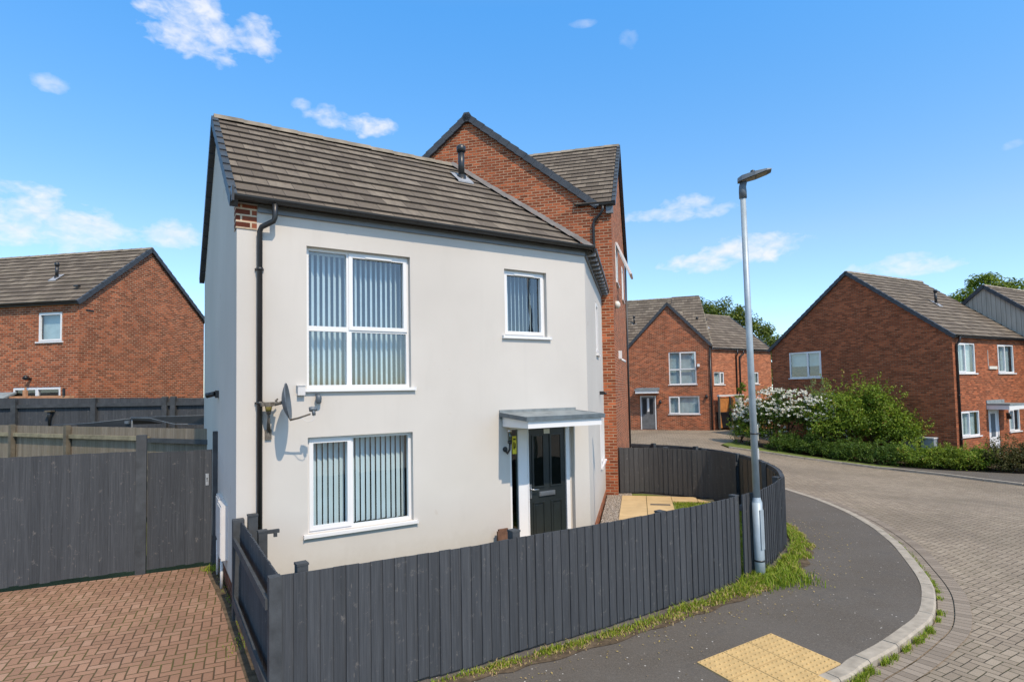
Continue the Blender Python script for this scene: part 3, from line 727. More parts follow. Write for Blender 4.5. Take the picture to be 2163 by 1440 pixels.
# garden
drape('garden_gravel', [(1.50, 10.3), (2.75, 15.95), (3.3, 15.7), (2.92, 13.5), (2.62, 11.7), (2.4, 10.6)], .014, M_gravel)
lawn = [(-3.3, 7.3), (-1.99, 5.2), (-.97, 5.72), (.12, 6.36), (1.9, 7.45), (2.7, 7.97), (3.35, 8.5), (4.1, 9.4), (4.6, 10.1), (5.0, 10.95), (5.15, 11.7), (5.24, 12.6), (5.2, 13.4), (4.8, 14.2), (4.15, 14.75), (3.55, 15.2), (3.0, 15.3), (2.6, 13.8), (1.5, 10.35)]
drape('lawn', lawn, .009, M_lawn)
sm_ = MB(); fs = Frame(1.67, 11.38, 77.2)
def slab(fr, s0, s1, o0, o1):
    g = .006; sm_.box(fr, s0+g, s1-g, o0+g, o1-g, -.02, .032+random.uniform(0, .004))
for i in range(6):
    for j in range(2): slab(fs, i*.62, (i+1)*.62-.001, .42+j*.60, .42+(j+1)*.60-.001)
slab(fs, 3.1, 3.70, 1.62, 2.22); slab(fs, 3.1, 3.45, 2.22, 2.6)
fdoor = Frame(A0[0], A0[1], 31.25)
for i in range(2):
    for j in range(3): slab(fdoor, 4.1+i*.62, 4.1+(i+1)*.62, .05+j*.6, .05+(j+1)*.6)
for j in range(2): slab(Frame(2.0, 10.1, 77.2), j*.6, j*.6+.6, .2, .8)
so_ = sm_.build('paving_slabs', M_slab); tag(so_, kind='structure')
dcv = MB(); dcv.box(fs, 2.55, 2.67, 1.1, 1.55, .03, .042); o = dcv.build('drain_cover', M_lid); tag(o, 'dark narrow drain cover set in the sandstone garden path', 'drain cover')

# tactile paving
tm = MB(); tf = Frame(3.255, 5.815, 0)
c0 = Vector((2.89, 6.563, 0)); e1 = (Vector((1.843, 5.908, 0))-c0).normalized(); e2 = (Vector((3.255, 5.815, 0))-c0).normalized()
TS = .409
for i in range(3):
    for j in range(3):
        a, b, g = i*TS, j*TS, .004
        if j == 2 and i == 0: continue
        q = [c0+e1*(a+g)+e2*(b+g), c0+e1*(a+TS-g)+e2*(b+g), c0+e1*(a+TS-g)+e2*(b+TS-g), c0+e1*(a+g)+e2*(b+TS-g)][::-1]
        jz = random.uniform(0, .003)
        tm.hexa([v+Vector((0, 0, -.02)) for v in q]+[v+Vector((0, 0, .010+jz)) for v in q])
        for u in range(6):
            for w in range(6):
                c = c0+e1*(a+.034+u*.0682)+e2*(b+.034+w*.0682)+Vector((0, 0, .010+jz))
                r1, r2 = .0145, .009; ring = [c+(e1*math.cos(t)+e2*math.sin(t))*r1 for t in [k*math.pi/3 for k in range(6)]]; rt = [c+(e1*math.cos(t)+e2*math.sin(t))*r2+Vector((0, 0, .011)) for t in [k*math.pi/3 for k in range(6)]]
                for k in range(6): tm.face([ring[k], ring[(k+1) % 6], rt[(k+1) % 6], rt[k]][::-1])
                tm.face(rt[::-1])
to = tm.build('tactile_paving', M_tact); tag(to, kind='structure')

# far verge: grass, strip of concrete
drape('grass_verge', [(9.98, 26.21), (11.2, 25.15), (12.28, 24.07), (13.34, 23.21), (14.04, 22.24), (14.53, 21.63), (14.95, 21.9), (14.4, 22.9), (13.3, 24.4), (11.4, 27.3), (11.3, 29), (10.0, 27.2)], -.03, M_lawn)
drape('planting_bed', [(11.3, 29), (11.4, 27.3), (13.3, 24.4), (14.4, 22.9), (14.95, 21.9), (15.9, 21.0), (18.2, 19.9), (28, 15), (30, 30), (18, 32), (13.4, 34)], -.05, M_soil)
drape('far_pavement', [(14.04, 22.24), (15.26, 20.28), (15.64, 19.15), (16.02, 18.13), (20, 13.5), (22, 15), (18.0, 19.9), (15.9, 21.1), (14.9, 21.9)], -.02, M_asph)

fk = MB(); fkp = [Vector((*p, 0)) for p in ((9.98, 26.21), (11.2, 25.15), (12.28, 24.07), (13.34, 23.21), (14.04, 22.24), (14.53, 21.63), (15.26, 20.28), (15.64, 19.15), (16.02, 18.13), (20, 13.5))]
for a, b in zip(fkp, fkp[1:]):
    L_ = (b-a).length; n_ = max(1, int(L_/.9))
    for i in range(n_):
        p, q = a.lerp(b, i/n_), a.lerp(b, (i+.985)/n_); t = (b-a).normalized(); nn = Vector((-t.y, t.x, 0))
        c = [p-nn*.06, q-nn*.06, q+nn*.07, p+nn*.07]; fk.hexa([v+Vector((0, 0, hgt(v.x, v.y)-.15)) for v in c]+[v+Vector((0, 0, hgt(v.x, v.y)-.012)) for v in c])
o = fk.build('far_kerb', M_kerb); tag(o, kind='structure')

# ------------------------------------------------------------------ rendered corner house
FA = Frame(A0[0], A0[1], 31.25)
B0 = FA.p(5.75, 0, 0); FB = Frame(B0.x, B0.y, 77.2); LF = 5.78
DW, ZE, KW = 5.7, 5.30, .772
H1 = thing('rendered_house', (A0[0], A0[1], 0), 'cream rendered corner house with grey tiled roof, angled right wing and charcoal front door', 'house')
opn = [(.875, 2.385, 2.83, 4.79), (.885, 2.40, .865, 2.165), (4.045, 4.895, 3.66, 4.775), (4.09, 5.42, .06, 2.17)]
m = MB(); wall(m, FA, 0, 5.75, .27, ZE+.02, [(a, b, max(c, .27) if c < .27 else c, d) for a, b, c, d in opn], rec=.18)
fopn = [(2.55, 3.15, 3.55, 4.72), (3.2, 4.7, .95, 2.06)]
wall(m, FB, 0, LF, .16, ZE+.02, fopn, rec=.12)
FG = Frame(*(FA.p(0, -DW, 0)[:2]), 31.25-90)
zr = ZE+KW*DW/2
wall(m, FG, 0, DW, .27, ZE+.02, (), [(0, ZE+.02), (DW, ZE+.02), (DW/2, zr+.02)])
FBk = Frame(*(FA.p(5.0, -DW, 0)[:2]), 31.25+180); wall(m, FBk, 0, 5.0, .27, ZE)
m.build('wall', M_render, H1)
p = MB()
p.box(FA, .0, 4.09, -.12, -.012, -.1, .27); p.box(FA, 5.42, 5.75, -.12, -.012, -.1, .27)
p.build('plinth', M_plinth, H1)
p = MB(); p.box(FG, 0.0, DW, -.12, -.012, -.1, .27); p.build('plinth', M_plinth, H1)
p = MB(); p.box(FB, 0.0, LF, -.12, .006, -.1, .16); p.build('plinth', M_brick, H1)
p = MB(); p.box(FA, -.012, .24, -.10, .012, 4.92, 5.24); p.box(FG, DW-.20, DW-.001, -.10, .010, 4.92, 5.24)
p.build('brick_corbel', brick_mat('corbel_brick', (.15, .045, .028), (.27, .085, .045), (.62, .50, .36), bw=.235, rh=.085, ms=.013, patch=.2), H1)
zo = .06
def wq(s, d): return FA.p(s, -d, ZE+zo+KW*min(d, DW-d))
def corner_off(d):    # point at inward distance d from both walls
    n1, n2 = FA.n, FB.n; q = B0-(n1+n2)*(d/(1+n1.dot(n2))); return Vector((q.x, q.y, ZE+zo+KW*d))
r = MB(); EO = .14
hipb, hipt = corner_off(-EO), corner_off(DW/2)
slope(r, [wq(-.06, -EO), hipb, hipt, wq(-.06, DW/2)])
fe = FB.p(LF, EO, 0); ft = FB.p(LF+.0, -DW/2, 0)
slope(r, [hipb, Vector((fe.x, fe.y, ZE+zo-KW*EO)), Vector((ft.x, ft.y, hipt.z)), hipt])
slope(r, [FA.p(5.0, -DW-EO, ZE+zo-KW*EO), wq(-.06, DW+EO), wq(-.06, DW/2), hipt])
bx = FB.p(LF, -DW, 0)
r.face([hipt, Vector((ft.x, ft.y, hipt.z)), Vector((bx.x, bx.y, ZE)), FA.p(5.0, -DW-EO, ZE+zo-KW*EO)])
RO = r.build('roof', M_tile, H1)
ridge_tiles(wq(-.06, DW/2), hipt, M_ridge, RO, lift=.045)
ridge_tiles(hipb+Vector((0, 0, .03)), hipt+Vector((0, 0, .03)), M_hip, RO, 'hip_ridge', seg=.46, w=.12, drop=.05, lift=.045)
verge(wq(-.06, -EO), wq(-.06, DW/2), -FA.u, M_verge, RO); verge(wq(-.06, DW+EO), wq(-.06, DW/2), -FA.u, M_verge, RO)
# fascia, soffit, gutters
f = MB(); f.box(FA, .25, 5.74, .012, .034, ZE-.14, ZE-.005); f.box(FA, -.04, 5.79, .034, .105, ZE-.02, ZE+.0)
f.box(FB, .03, LF, .012, .034, ZE-.14, ZE-.005); f.box(FB, .05, LF, .034, .105, ZE-.02, ZE)
f.build('fascia', M_fascia, RO)
for i in range(14):
    fx = MB(); fx.box(FB, .2+i*.41, .25+i*.41, .036, .19, ZE-.10, ZE-.022); fx.build('gutter_bracket', M_lead, RO)
gutter(FA.p(-.06, .165, ZE+.01), FA.p(5.83, .165, ZE+.01), FA.n, RO); gutter(FB.p(.06, .165, ZE+.01), FB.p(LF, .165, ZE+.01), FB.n, RO)
gm_ = MB(); gm_.box(FA, -.085, -.055, .06, .24, ZE-.09, ZE+.10); gm_.build('gutter_end_cap', M_black, RO)
downpipe(FA, .27, ZE-.0, .0, H1, swan=True, gut_o=.165, ds=.17, r=.035)
downpipe(FB, LF-.08, ZE-.0, .0, H1, r=.032)
vp = Vector((-.832, 11.5, 7.0)); vent_pipe(vp, RO, h=.72, r=.064, fr=FA, k=KW)
window(FA, .875, 2.385, 2.83, 4.79, H1, rec=.145, fw=.045, split=.4, trans=.425, sash=[(1, 1)], slat_ang=-50)
window(FA, .885, 2.40, .865, 2.165, H1, rec=.145, fw=.045, split=.4, sash=[(0, 0)], slat_ang=-30)
window(FA, 4.045, 4.895, 3.66, 4.775, H1, rec=.145, fw=.045, sash=[(0, 0)], slat_ang=-50)
window(FB, 2.55, 3.15, 3.55, 4.72, H1, rec=.07, sash=[(0, 0)], slat_ang=60)
window(FB, 3.2, 4.7, .95, 2.06, H1, rec=.07, split=.5, sash=[(0, 0)], slat_ang=60)
# door set
d = MB(); a, b = -.135, -.07
d.box(FA, 4.50, 5.27, a+.01, b-.01, .10, 2.10)
mo = []
for (x0, x1, z0, z1) in ((4.585, 4.82, .22, .86), (4.95, 5.185, .22, .86)):
    d.box(FA, x0, x0+.022, b-.012, b+.004, z0, z1); d.box(FA, x1-.022, x1, b-.012, b+.004, z0, z1); d.box(FA, x0+.022, x1-.022, b-.012, b+.004, z0, z0+.022); d.box(FA, x0+.022, x1-.022, b-.012, b+.004, z1-.022, z1)
    d.box(FA, x0+.05, x1-.05, b-.012, b-.001, z0+.05, z1-.05)
for (x0, x1, z0, z1) in ((4.585, 4.82, 1.10, 1.99), (4.95, 5.185, 1.10, 1.99)):
    d.box(FA, x0-.012, x0+.02, b-.012, b+.006, z0, z1); d.box(FA, x1-.02, x1+.012, b-.012, b+.006, z0, z1); d.box(FA, x0+.02, x1-.02, b-.012, b+.006, z0, z0+.024); d.box(FA, x0+.02, x1-.02, b-.012, b+.006, z1-.02, z1)
D_ = d.build('door', M_door, H1)
fm = MB()
fm.box(FA, 4.09, 4.16, a-.01, b+.01, .05, 2.17); fm.box(FA, 5.28, 5.36, a-.01, b+.01, .05, 2.17); fm.box(FA, 4.29, 4.49, a-.01, b+.01, .06, 2.10); fm.box(FA, 4.16, 5.28, a-.01, b+.01, 2.105, 2.17); fm.box(FA, 4.16, 5.28, a-.01, b+.03, .04, .095)
fm.box(FA, 4.475, 4.495, b+.01, b+.022, .10, 2.10); fm.box(FA, 5.275, 5.29, b+.01, b+.022, .10, 2.10)
fm.build('door_frame', M_upvc, D_)
jf = MB(); jf.box(FA, 5.36, 5.419, a-.04, b-.02, .05, 2.169); jf.build('door_jamb', M_render, D_)
g = MB()
for (x0, x1, z0, z1) in ((4.605, 4.80, 1.124, 1.97), (4.97, 5.165, 1.124, 1.97)): g.face([FA.p(x0, b-.004, z0), FA.p(x1, b-.004, z0), FA.p(x1, b-.004, z1), FA.p(x0, b-.004, z1)])
g.build('door_pane', M_glassd, D_)
g = MB(); g.face([FA.p(4.16, b-.02, .09), FA.p(4.29, b-.02, .09), FA.p(4.29, b-.02, 2.105), FA.p(4.16, b-.02, 2.105)]); g.build('side_light', M_glassd, D_)
bk = MB(); bk.box(FA, 4.10, 5.40, -.6, -.59, 0, 2.2); bk.build('hall_backdrop', M_dark, D_)
g = MB(); g.box(FA, 4.195, 4.275, b-.016, b-.012, 1.70, 1.995); st = g.build('notice', M_yellow, D_)
g = MB(); g.box(FA, 4.215, 4.235, b-.012, b-.010, 1.78, 1.90); g.box(FA, 4.235, 4.26, b-.012, b-.010, 1.80, 1.815); g.box(FA, 4.245, 4.258, b-.012, b-.0100, 1.82, 1.88); g.box(FA, 4.21, 4.262, b-.012, b-.010, 1.93, 1.955); g.build('notice_print', M_dark, D_)
g = MB(); g.box(FA, 4.825, 4.945, b-.008, b+.002, 2.005, 2.085); g.build('number_plate', M_cream, D_)
g = MB(); g.box(FA, 4.70, 5.03, b-.008, b+.016, .955, 1.03); g.box(FA, 4.72, 5.01, b+.016, b+.02, .97, 1.015); g.build('letterbox', M_chrome, D_)
g = MB(); g.box(FA, 4.515, 4.55, b-.008, b+.008, .93, 1.17); g.tube([FA.p(4.533, b+.0, 1.09), FA.p(4.533, b+.06, 1.09), FA.p(4.56, b+.065, 1.085), FA.p(4.66, b+.06, 1.08)], .011, 8); g.build('handle', M_chrome, D_)
# canopy
c = MB(); c.box(FA, 3.90, 5.46, .0, .02, 2.30, 2.44)
def sl(s0, s1, o0, o1, zt0, zt1, th, mb):
    q = [FA.p(s0, o0, 0), FA.p(s1, o0, 0), FA.p(s1, o1, 0), FA.p(s0, o1, 0)]; zt = [zt0, zt0, zt1, zt1]
    mb.hexa([v+Vector((0, 0, z-th)) for v, z in zip(q, zt)][::1]+[v+Vector((0, 0, z)) for v, z in zip(q, zt)])
sl(3.915, 5.43, .02, .80, 2.395, 2.345, .04, c)
C_ = c.build('door_canopy', M_felt, H1)
c = MB(); c.box(FA, 3.90, 5.445, .795, .815, 2.285, 2.352); sl(3.895, 3.915, .02, .80, 2.40, 2.35, .065, c); sl(5.43, 5.45, .02, .80, 2.40, 2.35, .065, c); c.build('canopy_edge', M_felt_edge, C_)
c = MB(); c.box(FA, 3.95, 5.40, .74, .775, 2.17, 2.335); c.box(FA, 3.95, 3.98, .02, .74, 2.17, 2.345); c.box(FA, 5.37, 5.40, .02, .74, 2.17, 2.345); c.box(FA, 3.98, 5.37, .02, .74, 2.205, 2.22); c.build('canopy_fascia', M_upvc, C_)
# canopy gutter pipe + bracket at the right (on angled wall)
# ------------------------------------------------------------------ wall fixtures
mbx = MB(); mbx.box(FG, DW-2.10, DW-1.60, .0, .055, .55, 1.22); mbx.box(FG, DW-2.07, DW-1.63, .055, .065, .58, 1.19)
X = mbx.build('meter_box', M_upvcg); tag(X, 'white meter box, the farther of two on the shaded house side wall', 'meter box', 'meter boxes on the side wall')
mbx = MB(); mbx.box(FG, DW-1.50, DW-.98, .0, .085, .44, 1.20); mbx.box(FG, DW-1.47, DW-1.01, .085, .095, .47, .81); mbx.box(FG, DW-1.47, DW-1.01, .085, .095, .82, 1.17)
X2 = thing('meter_box', FG.p(DW-1.2, 0, .42), 'larger white meter box, the nearer of two on the shaded house side wall', 'meter box', 'meter boxes on the side wall'); mbx.build('cabinet', M_upvcg, X2)
cq = MB(); cq.tube([FG.p(DW-1.15, .06, .02), FG.p(DW-1.15, .06, .45)], .022, 8); cq.build('conduit', M_upvcg, X2)
cq = MB(); cq.tube([FG.p(DW-1.9, .05, .02), FG.p(DW-1.9, .05, .54)], .022, 8); cq.build('conduit', M_upvcg, X)
mk = MB(); mk.box(FG, DW-2.5, DW-2.36, 0, .05, 2.72, 2.84); mk.tube([FG.p(DW-2.43, .05, 2.79), FG.p(DW-2.50, .17, 2.76)], [.04, .045], 10)
X = mk.build('security_camera', M_black); tag(X, 'small black camera on the shaded grey side wall of the rendered house', 'camera')
mk = MB(); mk.box(FA, .745, .84, 0, .07, 2.74, 2.865); mk.box(FA, .735, .85, 0, .08, 2.865, 2.875); X = mk.build('alarm_box', M_upvcg); tag(X, 'small white box on the cream wall above and right of the satellite dish', 'junction box')
mk = MB(); mk.tube([FA.p(1.017, .03, 2.755), FA.p(1.017, .05, 2.74)], .018, 8); mk.tube([FA.p(1.017, .06, 2.745), FA.p(1.017, .06, 2.70), FA.p(1.017, .06, 2.635), FA.p(1.017, .06, 2.62)], [.03, .042, .036, .02], 12); mk.box(FA, .99, 1.045, 0, .03, 2.69, 2.76)
X = mk.build('security_sensor', M_dish); tag(X, 'small grey sensor just under the large upstairs window sill', 'sensor')
mk = MB(); mk.box(FA, 6.0-.33, 5.74, 0, .05, 2.69, 2.74)
# lamp beside the door
WL = thing('wall_lamp', FA.p(4.03, 0, 1.75), 'dark metal wall lamp with glass cylinder left of the charcoal front door', 'wall lamp')
w_ = MB(); w_.tube([FA.p(4.0, .0, 1.80), FA.p(4.0, .02, 1.80)], [.045, .04], 12); w_.tube([FA.p(4.0, .01, 1.78), FA.p(4.0, .08, 1.74), FA.p(4.01, .13, 1.80), FA.p(4.01, .14, 1.90)], .018, 8); w_.tube([FA.p(4.01, .14, 1.90), FA.p(4.01, .14, 1.94)], .038, 12); w_.build('bracket', M_black, WL)
w_ = MB(); w_.tube([FA.p(4.01, .14, 1.94), FA.p(4.01, .14, 2.09)], .032, 12); w_.build('glass_shade', M_glassd, WL)
w_ = MB(); w_.tube([FA.p(4.01, .14, 2.09), FA.p(4.01, .14, 2.11), FA.p(4.01, .14, 2.13)], [.036, .036, .012], 12); w_.build('cap', M_chrome, WL)
# satellite dish
DC = FA.p(.545, .36, 2.66); hd = rad(13); tilt = rad(7)
SD = thing('satellite_dish', FA.p(.45, 0, 2.2), 'grey satellite dish on a rusty bracket beside the black downpipe', 'satellite dish')
fdir = Vector((math.cos(hd)*math.cos(tilt), math.sin(hd)*math.cos(tilt), math.sin(tilt))); sdir = fdir.cross(Vector((0, 0, 1))).normalized(); udir = sdir.cross(fdir).normalized()
dm = MB(); NR, NS = 7, 28
def dp(rr, t, o=0): return DC+sdir*(math.cos(t)*.215*rr)+udir*(math.sin(t)*.24*rr)+fdir*(.075*rr*rr-.05+o)
for sgn, off in ((1, 0), (-1, -.006)):
    for i in range(NR):
        for k in range(NS):
            t0, t1 = 2*math.pi*k/NS, 2*math.pi*(k+1)/NS; r0, r1 = i/NR, (i+1)/NR
            q = [dp(r0, t0, off), dp(r1, t0, off), dp(r1, t1, off), dp(r0, t1, off)]
            dm.face(q if sgn > 0 else q[::-1], smooth=True)
for k in range(NS):
    t0, t1 = 2*math.pi*k/NS, 2*math.pi*(k+1)/NS; dm.face([dp(1, t0, 0), dp(1, t0, -.012), dp(1, t1, -.012), dp(1, t1, 0)])
dm.build('reflector', M_dish, SD)
arm = MB(); lp = DC+fdir*.31-udir*.165
arm.tube([DC-udir*.235+fdir*.01, DC-udir*.225+fdir*.12, lp-fdir*.04-udir*.03], [.013, .012, .011], 8); AR = arm.build('feed_arm', M_rust, SD)
l = MB(); l.tube([lp-fdir*.05+udir*.03, lp-fdir*.02+udir*.03, lp+fdir*.05+udir*.02], [.030, .034, .026], 12); l.tube([lp+udir*.02, lp-udir*.055], [.024, .022], 10); l.build('receiver', M_galvd, AR)
cb = MB(); c0_ = lp-udir*.05; cb.tube([c0_, c0_-udir*.05-fdir*.01, c0_-udir*.08-fdir*.05, c0_-udir*.07-fdir*.10, c0_-udir*.02-fdir*.15, DC-udir*.23+fdir*.12], .004, 6); cb.build('cable', M_upvcg, AR)
br = MB(); jn = FA.p(.36, .17, 2.62)
br.tube([DC-fdir*.055, DC-fdir*.12-udir*.01, jn+FA.u*.10+Vector((0,0,.03)), jn+FA.u*.03], [.022, .02, .02, .022], 8); br.box(FA, .27, .45, .10, .20, 2.61, 2.66)
br.tube([jn+Vector((0, 0, .03)), jn+Vector((0, 0, -.06)), jn+Vector((0, 0, -.12))], [.05, .035, .022], 10)
br.tube([jn+Vector((0, 0, -.1)), FA.p(.37, .05, 2.30)], .014, 8); br.tube([jn+Vector((0, 0, -.1)), FA.p(.40, .03, 2.26)], .012, 8)
br.box(FA, .34, .42, .0, .03, 2.17, 2.30); br.tube([FA.p(.28, .13, 2.66), FA.p(.26, .01, 2.60)], .012, 6); br.tube([FA.p(.45, .13, 2.67), FA.p(.48, .12, 2.70)], .012, 6)
br.build('bracket', M_rust, SD)
mm = MB(); mm.tube([jn+Vector((0, 0, -.02)), jn+Vector((0, 0, -.08))], [.043, .034], 10); mm.build('mossy_clamp', M_moss, SD)
# small fittings on the angled wall
mk = MB(); mk.box(FB, 3.3, 3.42, 0, .10, 2.62, 2.70); mk.tube([FB.p(3.36, .1, 2.66), FB.p(3.36, .16, 2.64)], .03, 8); X = mk.build('wall_floodlight', M_black); tag(X, 'small dark fitting high on the angled right wall above the canopy', 'light')
# reddish board leaning in garden
mk = MB(); mk.box(FA, 3.76, 3.97, .10, .14, 0.0, .53); mk.box(FA, 3.78, 3.95, .10, .14, .53, .56); X = mk.build('timber_board', M_redboard); tag(X, 'short red-brown board leaning on the cream wall left of the front door', 'board')

# ------------------------------------------------------------------ tall brick house behind
H2 = thing('brick_house', (2.84, 15.09, 0), 'tall red brick house with steep front gable joined behind the rendered house', 'house')
FC = Frame(2.84, 15.09, 75.75)          # plane of the projecting bay front
FM = Frame(*(FC.p(0, -.45, 0)[:2]), 75.75)    # main front
KB, ZEB, WB = .81, 7.66, 6.95; ZRB = ZEB+KB*WB/2; LB = 8.6
m = MB(); wall(m, FM, 7.35, LB, 0, ZEB)
FCg = Frame(*(FM.p(0, -WB, 0)[:2]), 75.75-90); wall(m, FCg, 0, WB, 0, ZEB, (), [(0, ZEB), (WB, ZEB), (WB/2, ZRB)])
wall(m, FCg, WB, WB+.45, 0, ZEB)
fb = Frame(*(FM.p(LB, -WB, 0)[:2]), 75.75+180); wall(m, fb, 0, LB, 0, ZEB)
fr2 = Frame(*(FM.p(LB, 0, 0)[:2]), 75.75+90); wall(m, fr2, 0, WB, 0, ZEB, (), [(0, ZEB), (WB, ZEB), (WB/2, ZRB)])
BWd = 7.3
bop = [(1.5, 2.4, 5.85, 7.0), (4.9, 5.8, 5.85, 7.0)]
wall(m, FC, 0, BWd, 0, ZEB, bop, [(0, ZEB), (BWd, ZEB), (BWd/2, ZEB+KB*BWd/2)])
fs2 = Frame(*(FC.p(BWd, 0, 0)[:2]), 75.75+90); wall(m, fs2, 0, .45, 0, ZEB)
m.build('wall', M_brick, H2)
r = MB()
def bq(s, d): return FM.p(s, -d, ZEB+zo+KB*min(d, WB-d))
slope(r, [bq(-.07, -.13), bq(LB, -.13), bq(LB, WB/2), bq(-.07, WB/2)]); slope(r, [bq(LB, WB+.13), bq(-.07, WB+.13), bq(-.07, WB/2), bq(LB, WB/2)])
def bay(s, d, z=0): 
    hgt2 = ZEB+zo+KB*min(s, BWd-s); return FC.p(s, -d, hgt2+.004)
dm_ = .45+WB/2+.25
slope(r, [bay(-.10, .9), bay(-.10, -.09), bay(BWd/2, -.09), bay(BWd/2, dm_)])
slope(r, [bay(BWd+.10, -.09), bay(BWd+.10, .6), bay(BWd/2, dm_), bay(BWd/2, -.09)])
R2 = r.build('roof', M_tile, H2)
ridge_tiles(bq(-.07, WB/2), bq(LB, WB/2), M_ridge, R2); ridge_tiles(bay(BWd/2, -.09), bay(BWd/2, dm_), M_ridge, R2)
verge(bq(-.07, -.13), bq(-.07, WB/2), -FM.u, M_verge, R2, hgt_=.17); verge(bq(-.07, WB+.13), bq(-.07, WB/2), -FM.u, M_verge, R2, hgt_=.17)
verge(bay(-.10, -.09), bay(BWd/2, -.09), FC.n, M_verge, R2); verge(bay(BWd+.10, -.09), bay(BWd/2, -.09), FC.n, M_verge, R2)
ap = bq(-.07, WB/2); apm = MB(); apm.tube([ap-FM.u*.035+Vector((0, 0, -.07)), ap+FM.u*.05+Vector((0, 0, -.07))], .15, 6); apm.build('ridge_end_cap', M_verge, R2)
gutter(FC.p(-.16, -.30, ZEB-.06), FC.p(-.16, .08, ZEB-.06), -FC.u, R2, r=.05)
g = MB(); g.box(FC, -.11, -.005, -.12, .06, ZEB-.30, ZEB-.10); g.box(FC, -.14, -.005, -.4, .07, ZEB-.08, ZEB-.055); g.build('fascia', M_fascia, R2)
pp = MB(); G_ = FCg; wz = ZEB-.10
pp.tube([FC.p(-.16, -.2, wz), FC.p(-.16, -.2, wz-.12), FC.p(-.12, -.26, wz-.2), FC.p(-.06, -.42, wz-.34), FC.p(-.05, -.46, wz-.42), FC.p(-.05, -.46, 4.9), FC.p(-.06, -.46, 0)], .036, 12)
pp.build('downpipe', M_black, H2)
downpipe(FC, BWd+.3, ZEB-.1, 0, H2, o=-.38, r=.036)
pj = MB(); pj.tube([FC.p(BWd-.15, .045, ZEB-.2), FC.p(BWd-.15, .045, .0)], .034, 10); pj.build('downpipe', M_black, H2)
for q in bop:
    window(FC, *q, H2, rec=.07, split=(.5 if q[1]-q[0] > 1 else None), sash=[(0, 0)], blind='curtain')
# the open top-hung sash seen from the side

ow = MB(); zt, zb_ = 6.98, 5.95; oz = .40
def op(s, t, th): # t 0 at hinge -> 1 at bottom
    return FC.p(s, t*oz+th, zt-(zt-zb_)*t*.92)
for (s0, s1, t0, t1) in ((1.52, 1.60, 0, 1), (2.30, 2.38, 0, 1), (1.60, 2.30, 0, .09), (1.60, 2.30, .91, 1)):
    c = [op(s0, t1, 0), op(s1, t1, 0), op(s1, t1, .06), op(s0, t1, .06), op(s0, t0, 0), op(s1, t0, 0), op(s1, t0, .06), op(s0, t0, .06)]; ow.hexa(c)
OWN = ow.build('open_window_sash', M_upvc, H2); g = MB(); g.face([op(1.60, .91, .03), op(2.30, .91, .03), op(2.30, .09, .03), op(1.60, .09, .03)]); g.build('pane', M_glass, OWN)
mk = MB(); mk.box(FC, 1.82, 2.0, .0, .09, 3.62, 3.86); mk.tube([FC.p(1.95, .05, 3.62), FC.p(2.1, .17, 3.55)], [.03, .04], 10); X = mk.build('security_camera', M_upvc); tag(X, 'white camera and box on the front edge of the tall brick house', 'camera')
mk = MB(); mk.tube([FC.p(.75, .0, 5.05), FC.p(.75, .03, 5.05), FC.p(.75, .10, 5.05), FC.p(.75, .14, 5.05)], [.09, .11, .10, .04], 12); X = mk.build('wall_light', M_cream); tag(X, 'round cream wall light high on the front corner of the tall brick house', 'light')
mk = MB(); mk.box(FC, .45, .55, .0, .08, 6.0, 6.08); X = mk.build('cable_clip', M_upvcg); bpy.data.objects.remove(X)

# ------------------------------------------------------------------ left brick house
H3 = thing('brick_house', (-14.65, 19.8, 1.0), 'orange-red brick house with brick gable beyond the back garden fences', 'house')
FLo = Frame(-14.65, 19.8, 169.75); LL = 11.0
FL = Frame(*(FLo.p(LL, 0, 0)[:2]), -10.25)
zl = 6.11
ro3, q3 = gable_house(FL, LL, 6.2, zl, .8, 0, .9, H3, M_brick, holes=[(LL-1.68, LL-.69, 4.74, 5.76), (LL-2.70, LL-.71, .95, 3.17)])
window(FL, LL-1.68, LL-.69, 4.74, 5.76, H3, sash=[(0, 0)], blind='roller')
window(FL, LL-2.70, LL-.71, 1.0, 3.17, H3, split=.5, sash=[(0, 0), (1, 0)], blind='none')
fz = zl+.06+.8*1.6; vent_pipe(FL.p(LL-2.45, -1.35, zl+.06+.8*1.35), ro3, h=.62, fr=FL, k=.8)
mk = MB(); mk.box(FL, LL-.80, LL-.62, -.62, -.50, zl+.62, zl+.68); mk.build('tile_vent', M_black, ro3)
mk = MB(); fg3 = Frame(*(FL.p(LL, 0, 0)[:2]), 79.75); mk.box(fg3, .25, .55, 0, .02, zl-.30, zl-.26); mk.build('air_brick', M_black, H3)
mk = MB(); mk.box(FL, LL-2.0, LL-1.9, 0, .05, 3.42, 3.5); mk.tube([FL.p(LL-1.95, .05, 3.46), FL.p(LL-1.93, .20, 3.50), FL.p(LL-1.92, .24, 3.46)], [.05, .09, .07], 10); X = mk.build('security_light', M_black); tag(X, 'black security light on the left brick house above its white doors', 'light')
